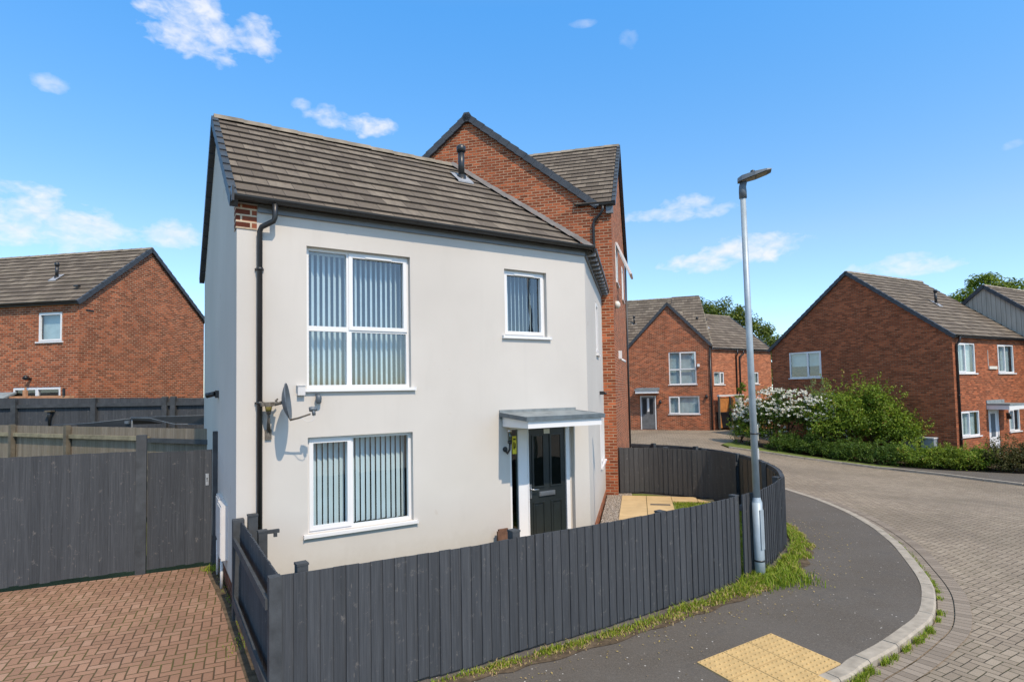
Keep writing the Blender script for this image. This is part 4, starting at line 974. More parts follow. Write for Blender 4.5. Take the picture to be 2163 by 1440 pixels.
# sliver of a house beyond its right verge
# ------------------------------------------------------------------ centre background house
H4 = thing('brick_house', (12.31, 34.69, .27), 'brick house with tall steep gable, grey door and canopy across the road', 'house')
FD_ = Frame(12.31, 34.69, 159.75); LD = 11.5; WD = 4.92
FD = Frame(*(FD_.p(LD, 0, 0)[:2]), -20.25); z4 = 5.28
def g4(s0, s1): return (LD-s1, LD-s0)
h4 = [(*g4(.86, 2.46), 2.95, 4.93), (*g4(.74, 2.52), 1.15, 2.23), (*g4(3.26, 4.28), .2, 2.30)]
m = MB(); wall(m, FD, 0, LD, .1, z4, h4, [(LD-WD, z4), (LD, z4), (LD-WD/2, 7.93)])
fr_ = Frame(12.31, 34.69, 80); DP = 8.6
wall(m, fr_, 0, DP, .1, z4, (), [(0, z4), (DP, z4), (DP/2, 8.85)])
m.build('wall', M_brick, H4)
r = MB(); k4 = (8.85-z4)/(DP/2)
E0 = FD.p(-.1, .12, z4-.05); 
e_r = fr_.p(-.12, .07, z4-.05); rr_ = fr_.p(DP/2, .07, 8.88); rl_ = rr_-FD.u*(LD+.2)
gle = FD.p(LD-WD-.10, .12, z4-.05); dbk = (7.98-z4)/k4
apb0 = FD.p(LD-WD/2, -dbk-.05, 8.0-.02); rab = Vector((apb0.x, apb0.y, rr_.z))-FD.n*(DP/2-dbk-.05)
slope(r, [E0, gle, apb0, rab, rl_]); slope(r, [e_r, rr_, rab, apb0], ref=FD.u)
bl_ = fr_.p(DP+.15, .07, z4-.05); slope(r, [bl_, bl_-FD.u*(LD+.2), rl_, rr_])
# gablet roof running back into the main roof
apx = FD.p(LD-WD/2, .10, 7.98); gl_ = FD.p(LD-WD-.10, .10, z4-.0); gr_ = FD.p(LD+.06, .10, z4-.0)
dback = (7.98-z4)/k4
apb = FD.p(LD-WD/2, -dback-.1, 7.98)
r.face([gl_+Vector((0,0,.04)), apx+Vector((0,0,.04)), apb+Vector((0,0,.04))]); r.face([apx+Vector((0,0,.04)), gr_+Vector((0,0,.04)), apb+Vector((0,0,.04))])
R4 = r.build('roof', M_tile, H4)
ridge_tiles(rl_, rr_, M_ridge, R4)
verge(gl_, apx, FD.n, M_verge, R4, hgt_=.16); verge(gr_, apx, FD.n, M_verge, R4, hgt_=.16); verge(e_r, rr_, fr_.n, M_ridge, R4, w=.05, hgt_=.1)
window(FD, *h4[0], H4, split=.42, trans=.46, sash=[(1, 1)], blind='roller'); window(FD, *h4[1], H4, split=.34, sash=[(0, 0)], blind='curtain')
d = MB(); s0, s1 = g4(3.30, 4.24); d.box(FD, s0+.06, s1-.06, -.09, -.04, .22, 2.22); DD = d.build('door', M_doorbg, H4)
g = MB(); g.box(FD, s0, s0+.06, -.10, -.02, .2, 2.28); g.box(FD, s1-.06, s1, -.10, -.02, .2, 2.28); g.box(FD, s0+.06, s1-.06, -.10, -.02, 2.22, 2.28); g.box(FD, (s0+s1)/2-.06, (s0+s1)/2+.06, -.04, -.03, 1.3, 2.15); g.build('door_frame', M_upvc, DD)
g = MB()
for x in (s0+.14, (s0+s1)/2+.08): g.box(FD, x, x+.22, -.04, -.036, 1.15, 2.1)
g.build('door_pane', M_bin, DD)
c = MB(); c.box(FD, *g4(3.05, 4.5), 0, .75, 2.62, 2.70); c.box(FD, *g4(3.05, 4.5), 0, .03, 2.70, 2.78); CC = c.build('door_canopy', M_felt, H4)
c = MB(); c.box(FD, g4(3.1, 4.45)[0], g4(3.1, 4.45)[1], .66, .70, 2.44, 2.62); c.box(FD, g4(3.1, 4.45)[0], g4(3.1, 4.45)[0]+.04, 0, .66, 2.44, 2.62); c.box(FD, g4(3.1, 4.45)[1]-.04, g4(3.1, 4.45)[1], 0, .66, 2.44, 2.62); c.build('canopy_fascia', M_upvc, CC)
downpipe(FD, LD-.05, z4-.1, .2, H4, r=.045)
for (s, z, lb) in ((3.02, 1.9, 'black wall lamp beside the grey door across the road'), (.32, 2.2, 'dark wall lamp at the right corner of the far gable')):
    mk = MB(); x = g4(s, s)[0]; mk.box(FD, x-.05, x+.05, 0, .06, z-.05, z+.12); mk.tube([FD.p(x, .10, z-.12), FD.p(x, .10, z+.02), FD.p(x, .10, z+.10)], [.06, .08, .03], 8)
    X = mk.build('wall_lamp', M_black); tag(X, lb, 'wall lamp')
mk = MB(); x = g4(.72, .72)[0]; mk.box(FD, x-.08, x+.06, 0, .12, 4.0, 4.16); X = mk.build('security_camera', M_upvc); tag(X, 'white camera right of the upstairs window of the far gable', 'camera')
for (s, d_) in ((8.6, 1.45),): pass
vent_pipe(FD.p(LD-4.75, -2.0, z4+k4*2.0+.0), R4, h=.62, fr=FD, k=k4)
# wing
H5 = thing('brick_house', (12.31, 34.69, .27), 'lighter brick wing with two small windows right of the far gable house', 'house')
FW = Frame(12.36, 34.69, 33); z5 = 5.12
ro5, q5 = gable_house(FW, 6.0, 6.2, z5, .8, 0, 0, H5, M_brick_o, holes=[(.14, 1.10, 2.90, 3.66), (3.5, 4.6, 2.90, 3.66)], fascia_m=M_upvcg, left=False)
window(FW, .14, 1.10, 2.90, 3.66, H5, split=.62, sash=[(1, 0)], blind='curtain'); window(FW, 3.5, 4.6, 2.90, 3.66, H5, split=.5, sash=[(1, 0)], blind='curtain')
downpipe(FW, 2.27, z5-.1, .2, H5, swan=True, ds=-.0, r=.045); downpipe(FW, 2.62, z5-.1, .2, H5, swan=True, ds=.25, r=.045)
vent_pipe(FW.p(1.15, -1.9, z5+.06+.8*1.9), ro5, h=.55, fr=FW, k=.8); vent_pipe(FW.p(1.85, -1.8, z5+.06+.8*1.8), ro5, h=.55, fr=FW, k=.8)
# timber gate, bin, wall
GT = thing('timber_gate', FW.p(1.2, .35, .27), 'orange timber gate with pale posts under the far brick wing', 'gate')
g = MB()
for i in range(15): g.box(FW, .12+i*.145, .12+i*.145+.138, .30, .33+random.uniform(0, .006), .32, 2.12)
g.build('boards', M_oak, GT)
g = MB(); g.box(FW, .04, .11, .28, .40, .27, 2.18); g.build('post', M_wpost, GT); g = MB(); g.box(FW, 1.02, 1.10, .335, .42, .27, 2.18); g.build('post', M_wpost, GT); g = MB(); g.box(FW, 2.30, 2.38, .28, .40, .27, 2.18); g.build('post', M_wpost, GT)
g = MB(); g.box(FW, .0, 2.4, .27, .42, 2.18, 2.28); g.build('lintel', M_upvcg, GT)
WBn = thing('wheelie_bin', (12.92, 34.75, .27), 'black wheelie bin standing before the orange timber gate', 'bin')
FBn = Frame(12.62, 34.50, 10)
g = MB(); c = [FBn.p(.06, 0-.06, .33), FBn.p(.64, -.06, .33), FBn.p(.64, -.62, .33), FBn.p(.06, -.62, .33), FBn.p(0, 0, 1.20), FBn.p(.70, 0, 1.20), FBn.p(.70, -.70, 1.20), FBn.p(0, -.70, 1.20)]
g.hexa(c); g.box(FBn, -.02, .72, -.02, .03, 1.13, 1.20); g.build('body', M_bin, WBn)
g = MB(); g.box(FBn, -.03, .73, -.74, .04, 1.20, 1.26); g.box(FBn, .10, .60, -.76, -.70, 1.22, 1.28); g.tube([FBn.p(.02, -.80, 1.20), FBn.p(.68, -.80, 1.20)], .02, 8); g.build('lid', M_bin, WBn)
for x in (.02, .60):
    g = MB(); g.tube([FBn.p(x, -.64, .37), FBn.p(x+.07, -.64, .37)], .10, 14); g.build('wheel', M_black, WBn)
g = MB(); fw_ = Frame(13.35, 34.45, -8); g.box(fw_, 0, 1.0, -.12, .0, .2, 1.38); g.box(fw_, -.03, 1.03, -.15, .03, 1.38, 1.45); X = g.build('garden_wall', M_pinkwall); tag(X, 'low brown painted wall right of the black wheelie bin', 'wall')
PP = thing('potted_cactus_plant', fw_.p(.42, -.3, 1.45), 'tall potted plant in pale pot on the low brown wall', 'potted plant')
g = MB(); b_ = fw_.p(.42, -.06, 1.45); g.tube([b_, b_+Vector((0, 0, .05)), b_+Vector((0, 0, .62)), b_+Vector((0, 0, .66))], [.14, .15, .21, .22], 14); g.build('pot', M_cream, PP)

# ------------------------------------------------------------------ right house and clad house
H6 = thing('brick_house', (17.79, 23.02, -.4), 'dark red brick house with big shaded gable and sunlit front on the right', 'house')
FR = Frame(17.79, 23.02, 28.25); z6 = 4.66
h6 = [(.34, 1.81, 3.13, 4.36), (3.74, 5.23, 3.13, 4.36), (.40, 1.90, .58, 1.60), (4.46, 5.50, .60, 1.57), (2.66, 3.62, -.35, 1.62)]
WR = 8.2
gw = (WR-7.18, WR-5.50, 3.12, 4.40)
ro6, q6 = gable_house(FR, 6.35, WR, z6, .79, 0, -.6, H6, M_brick_b, holes=h6, holes_left=[gw], right=False)
FRg = Frame(*(FR.p(0, -WR, 0)[:2]), 28.25-90)
window(FRg, *gw, H6, split=.58, sash=[(1, 0)], blind='half', rec=.06)
for q in h6[:4]: window(FR, *q, H6, split=.45, sash=[(0, 0)], blind='curtain', rec=.08)
d = MB(); d.box(FR, 2.74, 3.54, -.10, -.05, -.35, 1.54); DD = d.build('door', M_upvc, H6)
g = MB(); g.box(FR, 2.66, 2.735, -.11, -.03, -.35, 1.62); g.box(FR, 3.545, 3.62, -.11, -.03, -.35, 1.62); g.box(FR, 2.735, 3.545, -.11, -.03, 1.545, 1.62); g.build('door_frame', M_upvc, DD)
g = MB(); g.box(FR, 2.95, 3.33, -.05, -.045, .45, 1.42); g.build('door_pane', M_dish, DD)
c = MB(); c.box(FR, 2.5, 4.05, 0, .03, 1.80, 2.0); c.box(FR, 2.5, 4.05, .03, .80, 1.80, 1.86); CC = c.build('door_canopy', M_felt, H6)
c = MB(); c.box(FR, 2.53, 4.02, .73, .77, 1.62, 1.80); c.box(FR, 2.53, 2.57, .0, .73, 1.62, 1.80); c.box(FR, 3.98, 4.02, .0, .73, 1.62, 1.80); c.build('canopy_fascia', M_upvc, CC)
downpipe(FR, .22, z6, -.4, H6, swan=True, ds=.05, r=.04)
downpipe(FR, 6.28, z6, -.4, H6, r=.04)
vpb = 1.95; vent_pipe(FR.p(3.35, -2.05, z6+.06+.79*2.05), ro6, h=.70, fr=FR, k=.79)
mk = MB(); mk.box(FR, 2.86, 3.55, 0, .05, 3.30, 3.42); mk.box(FR, 2.84, 2.86, 0, .02, 3.42, 4.1); X = mk.build('trunking_box', M_cream); tag(X, 'pale trunking box between upstairs windows of the right brick house', 'cable box')
mk = MB(); mk.box(FR, 4.22, 4.32, 0, .10, 1.15, 1.42); mk.tube([FR.p(4.27, .12, 1.16), FR.p(4.27, .12, 1.35)], .05, 8); X = mk.build('wall_lamp', M_black); tag(X, 'black lantern beside the white door of the right brick house', 'wall lamp')
for (s0, s1, lb) in ((.69, 1.17, 'grey meter box low on the shaded gable, nearer the corner'), (1.42, 1.92, 'grey meter box low on the shaded gable, half hidden by the shrub')):
    X = thing('meter_box', FRg.p(WR-s1, .3, -.1), lb, 'meter box', 'meter boxes by the shaded gable')
    g = MB(); g.box(FRg, WR-s1, WR-s0, 0, .28, -.4, .50); g.build('cabinet', M_dish if False else M_galv, X)
    g = MB(); g.box(FRg, WR-s1-.03, WR-s0+.03, 0, .33, .50, .55); g.build('lid', M_upvc, X)
H7 = thing('clad_house', (23.3, 25.9, -.4), 'taller house with grey clad gable and tiled roof at far right', 'house')
E7 = FR.p(6.42, 0, 0)
W7 = 6.4; fo7 = Frame(*(E7+(-FR.n)*(-1.75))[:2], 28.25)
z7, k7 = 4.55, .85
rr7, q7 = gable_house(fo7, 8, W7, z7, k7, 0, -.6, H7, M_clad, right=False)

# ------------------------------------------------------------------ fences
def board_fence(path, zt, zb, mb, bw=.115, lap=.010, th=.016, out=1, jit=.002, idx=0, ang=0):
    """vertical boards along a polyline (list of Vector). out=+1 boards on the right-hand side"""
    P = [Vector((p[0], p[1], 0)) for p in path]; cum = [0]
    for a, b in zip(P, P[1:]): cum.append(cum[-1]+(b-a).length)
    def pt(d):
        d = max(0, min(cum[-1], d))
        for i in range(len(P)-1):
            if d <= cum[i+1]+1e-9: t = (d-cum[i])/(cum[i+1]-cum[i]); return P[i].lerp(P[i+1], t)
        return P[-1]
    n = max(1, int(cum[-1]/bw)); w = cum[-1]/n
    for i in range(n):
        a, b = pt(i*w), pt((i+1)*w+.009); t = (b-a).normalized(); nn = Vector((t.y, -t.x, 0))*out
        z_t = (zt(a.x, a.y) if callable(zt) else zt)+random.uniform(-jit, jit); z_b = (zb(a.x, a.y) if callable(zb) else zb)+random.uniform(-.01, .01)
        dz = random.uniform(-.003, .003); f0 = th+random.uniform(0, .007); f1 = .004+random.uniform(0, .003)
        bk_ = nn*(-.002*(i % 2))
        q = [a+bk_, b+bk_, b+nn*f1, a+nn*f0]
        if out < 0: q = [b+bk_, a+bk_, a+nn*f0, b+nn*f1]
        c = [v+Vector((0, 0, z_b)) for v in q]+[v+Vector((0, 0, z_t+dz)) for v in q]
        u0 = idx+i
        for fi, qd in enumerate(((0, 3, 2, 1), (4, 5, 6, 7), (0, 1, 5, 4), (1, 2, 6, 5), (2, 3, 7, 6), (3, 0, 4, 7))):
            pts = [c[k] for k in qd]
            uv = []
            for k in qd:
                v = c[k]; fr_ac = (v-a).dot(t)/max(w, .01); uv.append((u0+.05+.9*min(1, max(0, fr_ac)), v.z+ (i*1.37) % 5))
            mb.face(pts, uv)
    return idx+n
def post(par, x, y, zt, m=None, w=.095, zb=-.05, hd=0, cap=True):
    g = MB(); f = Frame(x, y, hd); g.box(f, -w/2, w/2, -w/2, w/2, zb, zt)
    if cap: g.box(f, -w/2-.005, w/2+.005, -w/2-.005, w/2+.005, zt, zt+.02)
    return g.build('post', m or M_post, par)
def rail(par, pts, z, off, h=.075, d=.035, m=None, name='rail'):
    g = MB()
    for a, b in zip(pts, pts[1:]):
        a, b = Vector((*a[:2], 0)), Vector((*b[:2], 0)); t = (b-a).normalized(); n = Vector((t.y, -t.x, 0))
        q = [a+n*off, b+n*off, b+n*(off+d), a+n*(off+d)]
        if d < 0: q = [q[3], q[2], q[1], q[0]]
        z0 = z(a.x, a.y) if callable(z) else z
        g.hexa([v+Vector((0, 0, z0)) for v in q]+[v+Vector((0, 0, z0+h)) for v in q])
    return g.build(name, m or M_post, par)
GF = thing('garden_fence', (.12, 6.25, 0), 'low charcoal picket-board fence curving round the front garden beside the footpath', 'fence')
f1 = [(-1.98, 5.05), (-1.6, 5.25), (-.98, 5.58), (-.36, 5.90), (.12, 6.22), (1.0, 6.73), (1.93, 7.34), (2.70, 7.85), (3.25, 8.30)]
f2 = [(3.33, 8.36), (3.75, 8.70), (4.2, 9.26), (4.71, 9.98)]
f3 = [(4.71, 9.98), (5.05, 10.85), (5.25, 11.7), (5.36, 12.6), (5.36, 13.5), (5.18, 14.4), (4.88, 15.1), (4.42, 15.72), (3.5, 16.42)]
mb = MB(); ix = board_fence(crv(f1[:], 4), 1.20, .03, mb, bw=.112); 
ix = board_fence(f2, 1.205, .03, mb, idx=ix, bw=.112); ix = board_fence(crv(f3, 5), 1.20, .03, mb, idx=ix, bw=.112)
mb.build('board_panel', M_fence, GF)
for (x, y, h_) in ((.05, 6.29, 1.24), (-1.86, 5.24, 1.235), (1.93, 7.46, 1.17), (3.24, 8.40, 1.18), (4.62, 10.05, 1.17), (5.18, 11.75, 1.2), (5.27, 13.4, 1.2), (4.83, 14.95, 1.22), (4.0, 15.95, 1.22)): post(GF, x, y, h_, hd=35)
rail(GF, crv(f1, 3), .98, 0, d=-.05); rail(GF, crv(f1, 3), .25, 0, d=-.05); rail(GF, crv(f3, 3), 1.12, 0, d=-.05); rail(GF, crv(f3, 3), .25, 0, d=-.05); rail(GF, f2, .98, 0, d=-.05)
mb = MB(); board_fence([(p.x, p.y) for p in offs(crv(f3[:6], 5), -.055)], 1.13, .03, mb, idx=500, out=-1, bw=.3); mb.build('inner_boarding', M_fencein2, GF)
# return from the corner to the house wall
mb = MB(); r1 = [(-3.30, 7.24), (-1.99, 5.06)]
board_fence([(-3.28, 7.20), (-1.995, 5.07)], lambda x, y: 1.20, .04, mb, idx=300, bw=.10); mb.build('side_board_panel', M_fence, GF)
rail(GF, [(-3.34, 7.22), (-2.04, 5.05)], .92, .03, h=.09, d=.03); rail(GF, [(-3.34, 7.22), (-2.04, 5.05)], .18, .03, h=.12, d=.03)
post(GF, -3.36, 7.26, 1.22, w=.13, hd=31, cap=False); post(GF, -3.20, 7.30, 1.25, w=.11, hd=31); post(GF, -2.95, 7.0, 1.12, w=.10, hd=31); post(GF, -2.02, 5.04, 1.20, w=.10, hd=31, cap=False)
mk = MB(); fp = Frame(-2.95, 7.0, 31); mk.box(fp, -.05, .19, -.025, .025, 1.09, 1.13); mk.box(fp, .12, .16, .02, .05, 1.05, 1.10); mk.build('gate_latch', M_post, GF)
# divider running back to the brick house
DF = thing('divider_fence', (3.6, 15.37, 0), 'grey-black vertical board fence running from the brick corner across the garden end', 'fence')
f4 = [(2.93, 15.30), (3.6, 15.28), (4.2, 14.90), (4.6, 14.55), (4.95, 14.22), (5.12, 13.75), (5.20, 13.3)]
mb = MB(); board_fence(crv(f4, 4), 1.20, .04, mb, idx=700, bw=.125); mb.build('board_panel', M_fenceg, DF)
post(DF, 4.08, 15.05, 1.2, hd=-30); post(DF, 4.86, 14.4, 1.22, hd=-30); post(DF, 2.98, 15.36, 1.18, hd=0)
rail(DF, crv(f4, 3), .95, 0, d=-.05); rail(DF, crv(f4, 3), .25, 0, d=-.05)

# tall driveway fence and gate on the left
TH = 25.5; FT = Frame(-4.80, 9.62, TH)
TF = thing('tall_fence', FT.p(-1.1, 0, 0), 'tall charcoal closeboard fence panel at the head of the red driveway', 'fence')
mb = MB(); pth = [FT.p(s, 0, 0) for s in (-5.2, -3, -1.13)]; board_fence(pth, lambda x, y: 1.90+.006*(abs(x+4.8)), .06, mb, idx=900, bw=.118); mb.build('board_panel', M_fence, TF)
g = MB(); g.box(FT, -1.135, -.995, -.02, .07, .0, 2.16); g.build('post', M_post, TF)
g = MB(); g.box(FT, -3.0, -2.9, -.12, -.02, 0, 1.95); g.build('post', M_post, TF)
g = MB(); g.box(FT, -5.2, -1.14, -.09, -.02, 1.6, 1.68); g.build('rail', M_post, TF)
TG = thing('side_gate', FT.p(-.5, 0, 0), 'charcoal board side gate with silver lock plate beside the rendered house', 'gate')
mb = MB(); board_fence([FT.p(s, 0, 0) for s in (-.985, -.19)], 1.875, .06, mb, idx=950, bw=.115); mb.build('board_panel', M_fence, TG)
mb = MB(); board_fence([FT.p(s, .014, 0) for s in (-.19, -.075)], 1.875, .06, mb, idx=970, bw=.115); mb.build('edge_board', M_fence, TG)
g = MB(); g.box(FT, -.97, -.1, -.07, -.01, 1.5, 1.6); g.box(FT, -.97, -.1, -.07, -.01, .3, .4); g.build('rail', M_post, TG)
g = MB(); g.box(FT, -.17, -.125, .03, .038, 1.30, 1.49); LKp = g.build('lock_plate', M_chrome, TG)
g = MB(); g.tube([FT.p(-.148, .038, 1.41), FT.p(-.148, .045, 1.41)], .011, 8); g.box(FT, -.152, -.144, .038, .042, 1.36, 1.40); g.build('keyhole', M_black, LKp)
g = MB(); g.box(FT, -.07, .05, -.06, .05, 0, 2.17); g.build('post', M_post, TG)
# weathered fence behind
WF = thing('weathered_fence', (-10.2, 13.9, .3), 'weathered grey-brown board fence with rails behind the tall charcoal fence', 'fence')
w0, w1 = Vector((-5.6, 11.40, 0)), Vector((-17.0, 16.9, 0)); wd = (w1-w0).normalized()
mb = MB(); board_fence([w0+wd*i*2 for i in range(7)], 2.10, .2, mb, idx=1100, bw=.12); mb.build('board_panel', M_fencein, WF)
FWf = Frame(w1.x, w1.y, math.degrees(math.atan2(-wd.y, -wd.x))); LW = (w1-w0).length
for (s, mm_) in ((LW-4.62-.55, M_wpost), (1.9, M_wpost), (LW-7.6, M_wpost)):
    g = MB(); g.box(FWf, s-.06, s+.06, .03, .13, .1, 2.13 if mm_ is M_wpost else 2.02); g.build('post', mm_, WF)
g = MB(); g.box(FWf, 0, LW-2.2, .025, .085, 1.83, 1.92); g.build('rail', M_rail, WF)
g = MB(); g.box(FWf, LW-2.19, LW, .025, .085, 1.80, 1.89); g.build('rail', M_post, WF)
g = MB(); g.box(FWf, 0, LW, .025, .085, .98, 1.06); g.build('rail', M_rail, WF)
g = MB(); g.box(FWf, LW-5.1, LW-2.2, .02, .06, 1.22, 1.29); g.build('gravel_board', M_rail, WF)
# black garden fence
BF = thing('black_garden_fence', (-11, 17, .9), 'black-stained board fence with rail and posts below the left brick house', 'fence')
FBf = Frame(-18.5, 17.1, -1.5)
mb = MB(); board_fence([FBf.p(s, 0, 0) for s in (0, 5, 10, 13)], lambda x, y: 2.80-.016*(x+15), .7, mb, idx=1300, bw=.13); mb.build('board_panel', M_fence, BF)
for s in (1.8, 4.13, 6.50, 8.6, 8.85, 11.2): g = MB(); g.box(FBf, s-.07, s+.07, .03, .13, .6, 2.76); g.build('post', M_post, BF)
g = MB(); g.box(FBf, 0, 13, .025, .09, 2.50, 2.60); g.build('rail', M_post, BF)
LP = thing('garden_lamp', FBf.p(5.22, .06, 2.1), 'small dark garden lamp fixed on the black garden fence', 'garden lamp')
g = MB(); g.tube([FBf.p(5.22, .12, 1.95), FBf.p(5.22, .12, 2.30), FBf.p(5.22, .12, 2.38)], [.02, .06, .05], 8); g.build('bracket', M_black, LP); g = MB(); g.box(FBf, 5.13, 5.31, .04, .20, 2.38, 2.42); g.build('head', M_wpost, LP)
# folded parasol / awning frame
AW = thing('garden_awning', (-8.9, 15, .7), 'black fabric garden awning with silver frame bars behind the weathered fence', 'awning')
g = MB()
def aw(s, z, o=0): return Vector((-10.9+s, 14.7+o, z))
for a, b in (((0, 2.10), (1.4, 2.235)), ((1.4, 2.235), (3.3, 2.255))):
    g.face([aw(*a), aw(*b), aw(b[0], b[1]-.22, 1.4), aw(a[0], a[1]-.10, 1.4)]); g.face([aw(a[0], a[1]-.05), aw(b[0], b[1]-.22), aw(*b), aw(*a)])
g.build('canopy', M_black, AW)
g = MB(); g.tube([aw(-.6, 2.09), aw(.3, 2.12), aw(1.38, 2.22)], .009, 6); g.tube([aw(1.38, 2.24, -.05), aw(1.9, 2.22, -.05), aw(2.5, 2.06, -.05), aw(3.2, 2.05, -.05)], .012, 6); g.tube([aw(1.38, 2.25), aw(3.3, 2.27)], .007, 6); g.tube([aw(1.4, 2.2), aw(1.4, .6)], .02, 6); g.box(Frame(-9.6, 14.6, 0), 0, .10, -.04, .04, 2.10, 2.17); g.build('frame', M_galvd, AW)
# shed roof and orange boards
SHD = thing('garden_shed', (-16.9, 18.2, 1.0), 'grey felt-roofed garden shed peeking over the black fence', 'shed')
fsd = Frame(-19.5, 18.35, -4)
g = MB(); g.box(fsd, 0, 3.3, -1.6, 0, .9, 2.62); g.face([fsd.p(3.3, 0, 2.62), fsd.p(3.3, -1.6, 2.62), fsd.p(3.3, -.8, 2.90)]); g.build('wall', M_rawwood, SHD)
g = MB(); g.face([fsd.p(-.1, .12, 2.62), fsd.p(3.45, .12, 2.62), fsd.p(3.45, -.8, 3.0), fsd.p(-.1, -.8, 3.0)]); g.face([fsd.p(3.45, -1.72, 2.62), fsd.p(-.1, -1.72, 2.62), fsd.p(-.1, -.8, 3.0), fsd.p(3.45, -.8, 3.0)]); g.face([fsd.p(3.45, .12, 2.62), fsd.p(3.45, .12, 2.56), fsd.p(3.45, -.8, 2.94), fsd.p(3.45, -.8, 3.0)]); g.face([fsd.p(3.45, .12, 2.56), fsd.p(3.45, .12, 2.62), fsd.p(-.1, .12, 2.62), fsd.p(-.1, .12, 2.56)]); g.build('roof', M_felt, SHD)
OB = thing('timber_screen', (-14.6, 18.6, 1.0), 'pale orange timber screen with post in front of the white doors', 'screen')
fob = Frame(-16.2, 18.7, -6); g = MB()
g.box(fob, 0, 2.45, 0, .03, 2.62, 2.86); g.box(fob, 0, 2.45, 0, .028, 1.0, 2.61); g.build('boards', M_rawwood, OB); g = MB(); g.box(fob, .75, .85, .03, .12, 1.0, 3.05); g.box(fob, .78, .82, .05, .09, 3.05, 3.14); g.build('post', M_rawwood, OB)
g = MB(); g.box(fob, 2.1, 2.16, .03, .08, 2.86, 3.08); g.build('bracket', M_black, OB)

# ------------------------------------------------------------------ street lamp
LB0 = Vector((3.60, 8.447, 0)); LT = Vector((3.548, 8.447, 5.72)); SLm = thing('street_lamp', tuple(LB0), 'tall galvanised street lamp standing in grass beside the curved fence', 'street lamp')
def lp_(z): return LB0.lerp(LT, z/5.72)
g = MB(); g.tube([lp_(-.1), lp_(.3), lp_(1.08)], .071, 24); g.tube([lp_(1.075), lp_(1.15)], [.071, .050], 24, caps=False); g.tube([lp_(1.14), lp_(3.4), lp_(5.6)], [.050, .046, .040], 24); g.build('pole', M_galv, SLm)
fdr = Frame(LB0.x, LB0.y, -18); g = MB(); q = lp_(.70)
hdn = rad(-62); dn = Vector((math.cos(hdn), math.sin(hdn), 0)); dt = Vector((-dn.y, dn.x, 0))
g.hexa([lp_(z)+dn*r_+dt*w for z in (.42, .98) for (r_, w) in ((.055, -.036), (.077, -.036), (.077, .036), (.055, .036))]); g.build('access_door', M_galv, SLm)
g = MB(); g.tube([lp_(.24), lp_(.265)], .074, 24); g.build('band', M_black, SLm)
g = MB(); g.tube([lp_(5.53), lp_(5.64), lp_(5.70)+Vector((.0, 0, 0)), LT+Vector((.02, 0, .06))], [.054, .054, .050, .048], 16); g.build('collar', M_galvd, SLm)
hdh = Vector((.93, -.36, .0)).normalized(); sh = Vector((-hdh.y, hdh.x, 0)); b0 = LT+Vector((-.05, 0, .05)); rise = Vector((0, 0, .13))
g = MB()
prof = [(-.02, .05, .0, .05), (.04, .085, -.005, .07), (.22, .12, .0, .062), (.38, .115, .015, .045), (.44, .08, .02, .035)]
rows = []
for (t, w, zb_, zt_) in prof:
    c = b0+hdh*t+rise*t/.6*.9; rows.append([c-sh*w+Vector((0, 0, zb_)), c+sh*w+Vector((0, 0, zb_)), c+sh*w*.85+Vector((0, 0, zt_)), c-sh*w*.85+Vector((0, 0, zt_))])
for a, b in zip(rows, rows[1:]):
    for k in range(4): g.face([a[k], a[(k+1) % 4], b[(k+1) % 4], b[k]][::-1])
g.face(rows[0]); g.face(rows[-1][::-1]); HDm = g.build('lamp_head', M_galvd, SLm)
g = MB(); a, b, c_ = rows[1], rows[2], rows[3]; dz = Vector((0, 0, -.006))
g.face([a[0].lerp(a[1], .1)+dz, a[0].lerp(a[1], .9)+dz, b[0].lerp(b[1], .9)+dz, b[0].lerp(b[1], .1)+dz][::-1]); g.face([b[0].lerp(c_[0], .1).lerp(b[1].lerp(c_[1], .1), .1)+dz, b[0].lerp(c_[0], .1).lerp(b[1].lerp(c_[1], .1), .9)+dz, c_[0].lerp(c_[1], .9)+dz, c_[0].lerp(c_[1], .1)+dz][::-1]); g.build('diffuser', M_lampglass, HDm)
g = MB(); c = b0+hdh*.19+rise*.30+Vector((0, 0, .07)); g.tube([c, c+Vector((0, 0, .035)), c+Vector((0, 0, .045))], [.03, .03, .015], 10); g.build('photocell', M_black, HDm)
# small sign plate strapped to the pole
SG = thing('sign_plate', tuple(lp_(2.1)), 'small pale sign plate strapped edge-on to the street lamp pole', 'sign')
g = MB(); fsg = Frame(lp_(2.1).x+.068, lp_(2.1).y+.02, 66); g.box(fsg, .0, .30, -.004, .004, 1.96, 2.18); g.build('plate', M_cream, SG)
g = MB(); g.box(fsg, .03, .27, -.022, -.005, 2.03, 2.05); g.box(fsg, .03, .27, -.022, -.005, 2.12, 2.14); g.build('bracket', M_wpost, SG)
g = MB(); g.tube([lp_(2.055), lp_(2.075)], .0525, 20); g.box(Frame(lp_(2.06).x, lp_(2.06).y, 10), .05, .10, -.01, .01, 2.055, 2.075); g.build('strap', M_black, SG)
g = MB(); fpl = Frame(lp_(1.78).x, lp_(1.78).y, -20); g.box(fpl, .03, .057, -.03, .03, 1.70, 1.85); X = g.build('number_tag', M_upvcg, SLm)

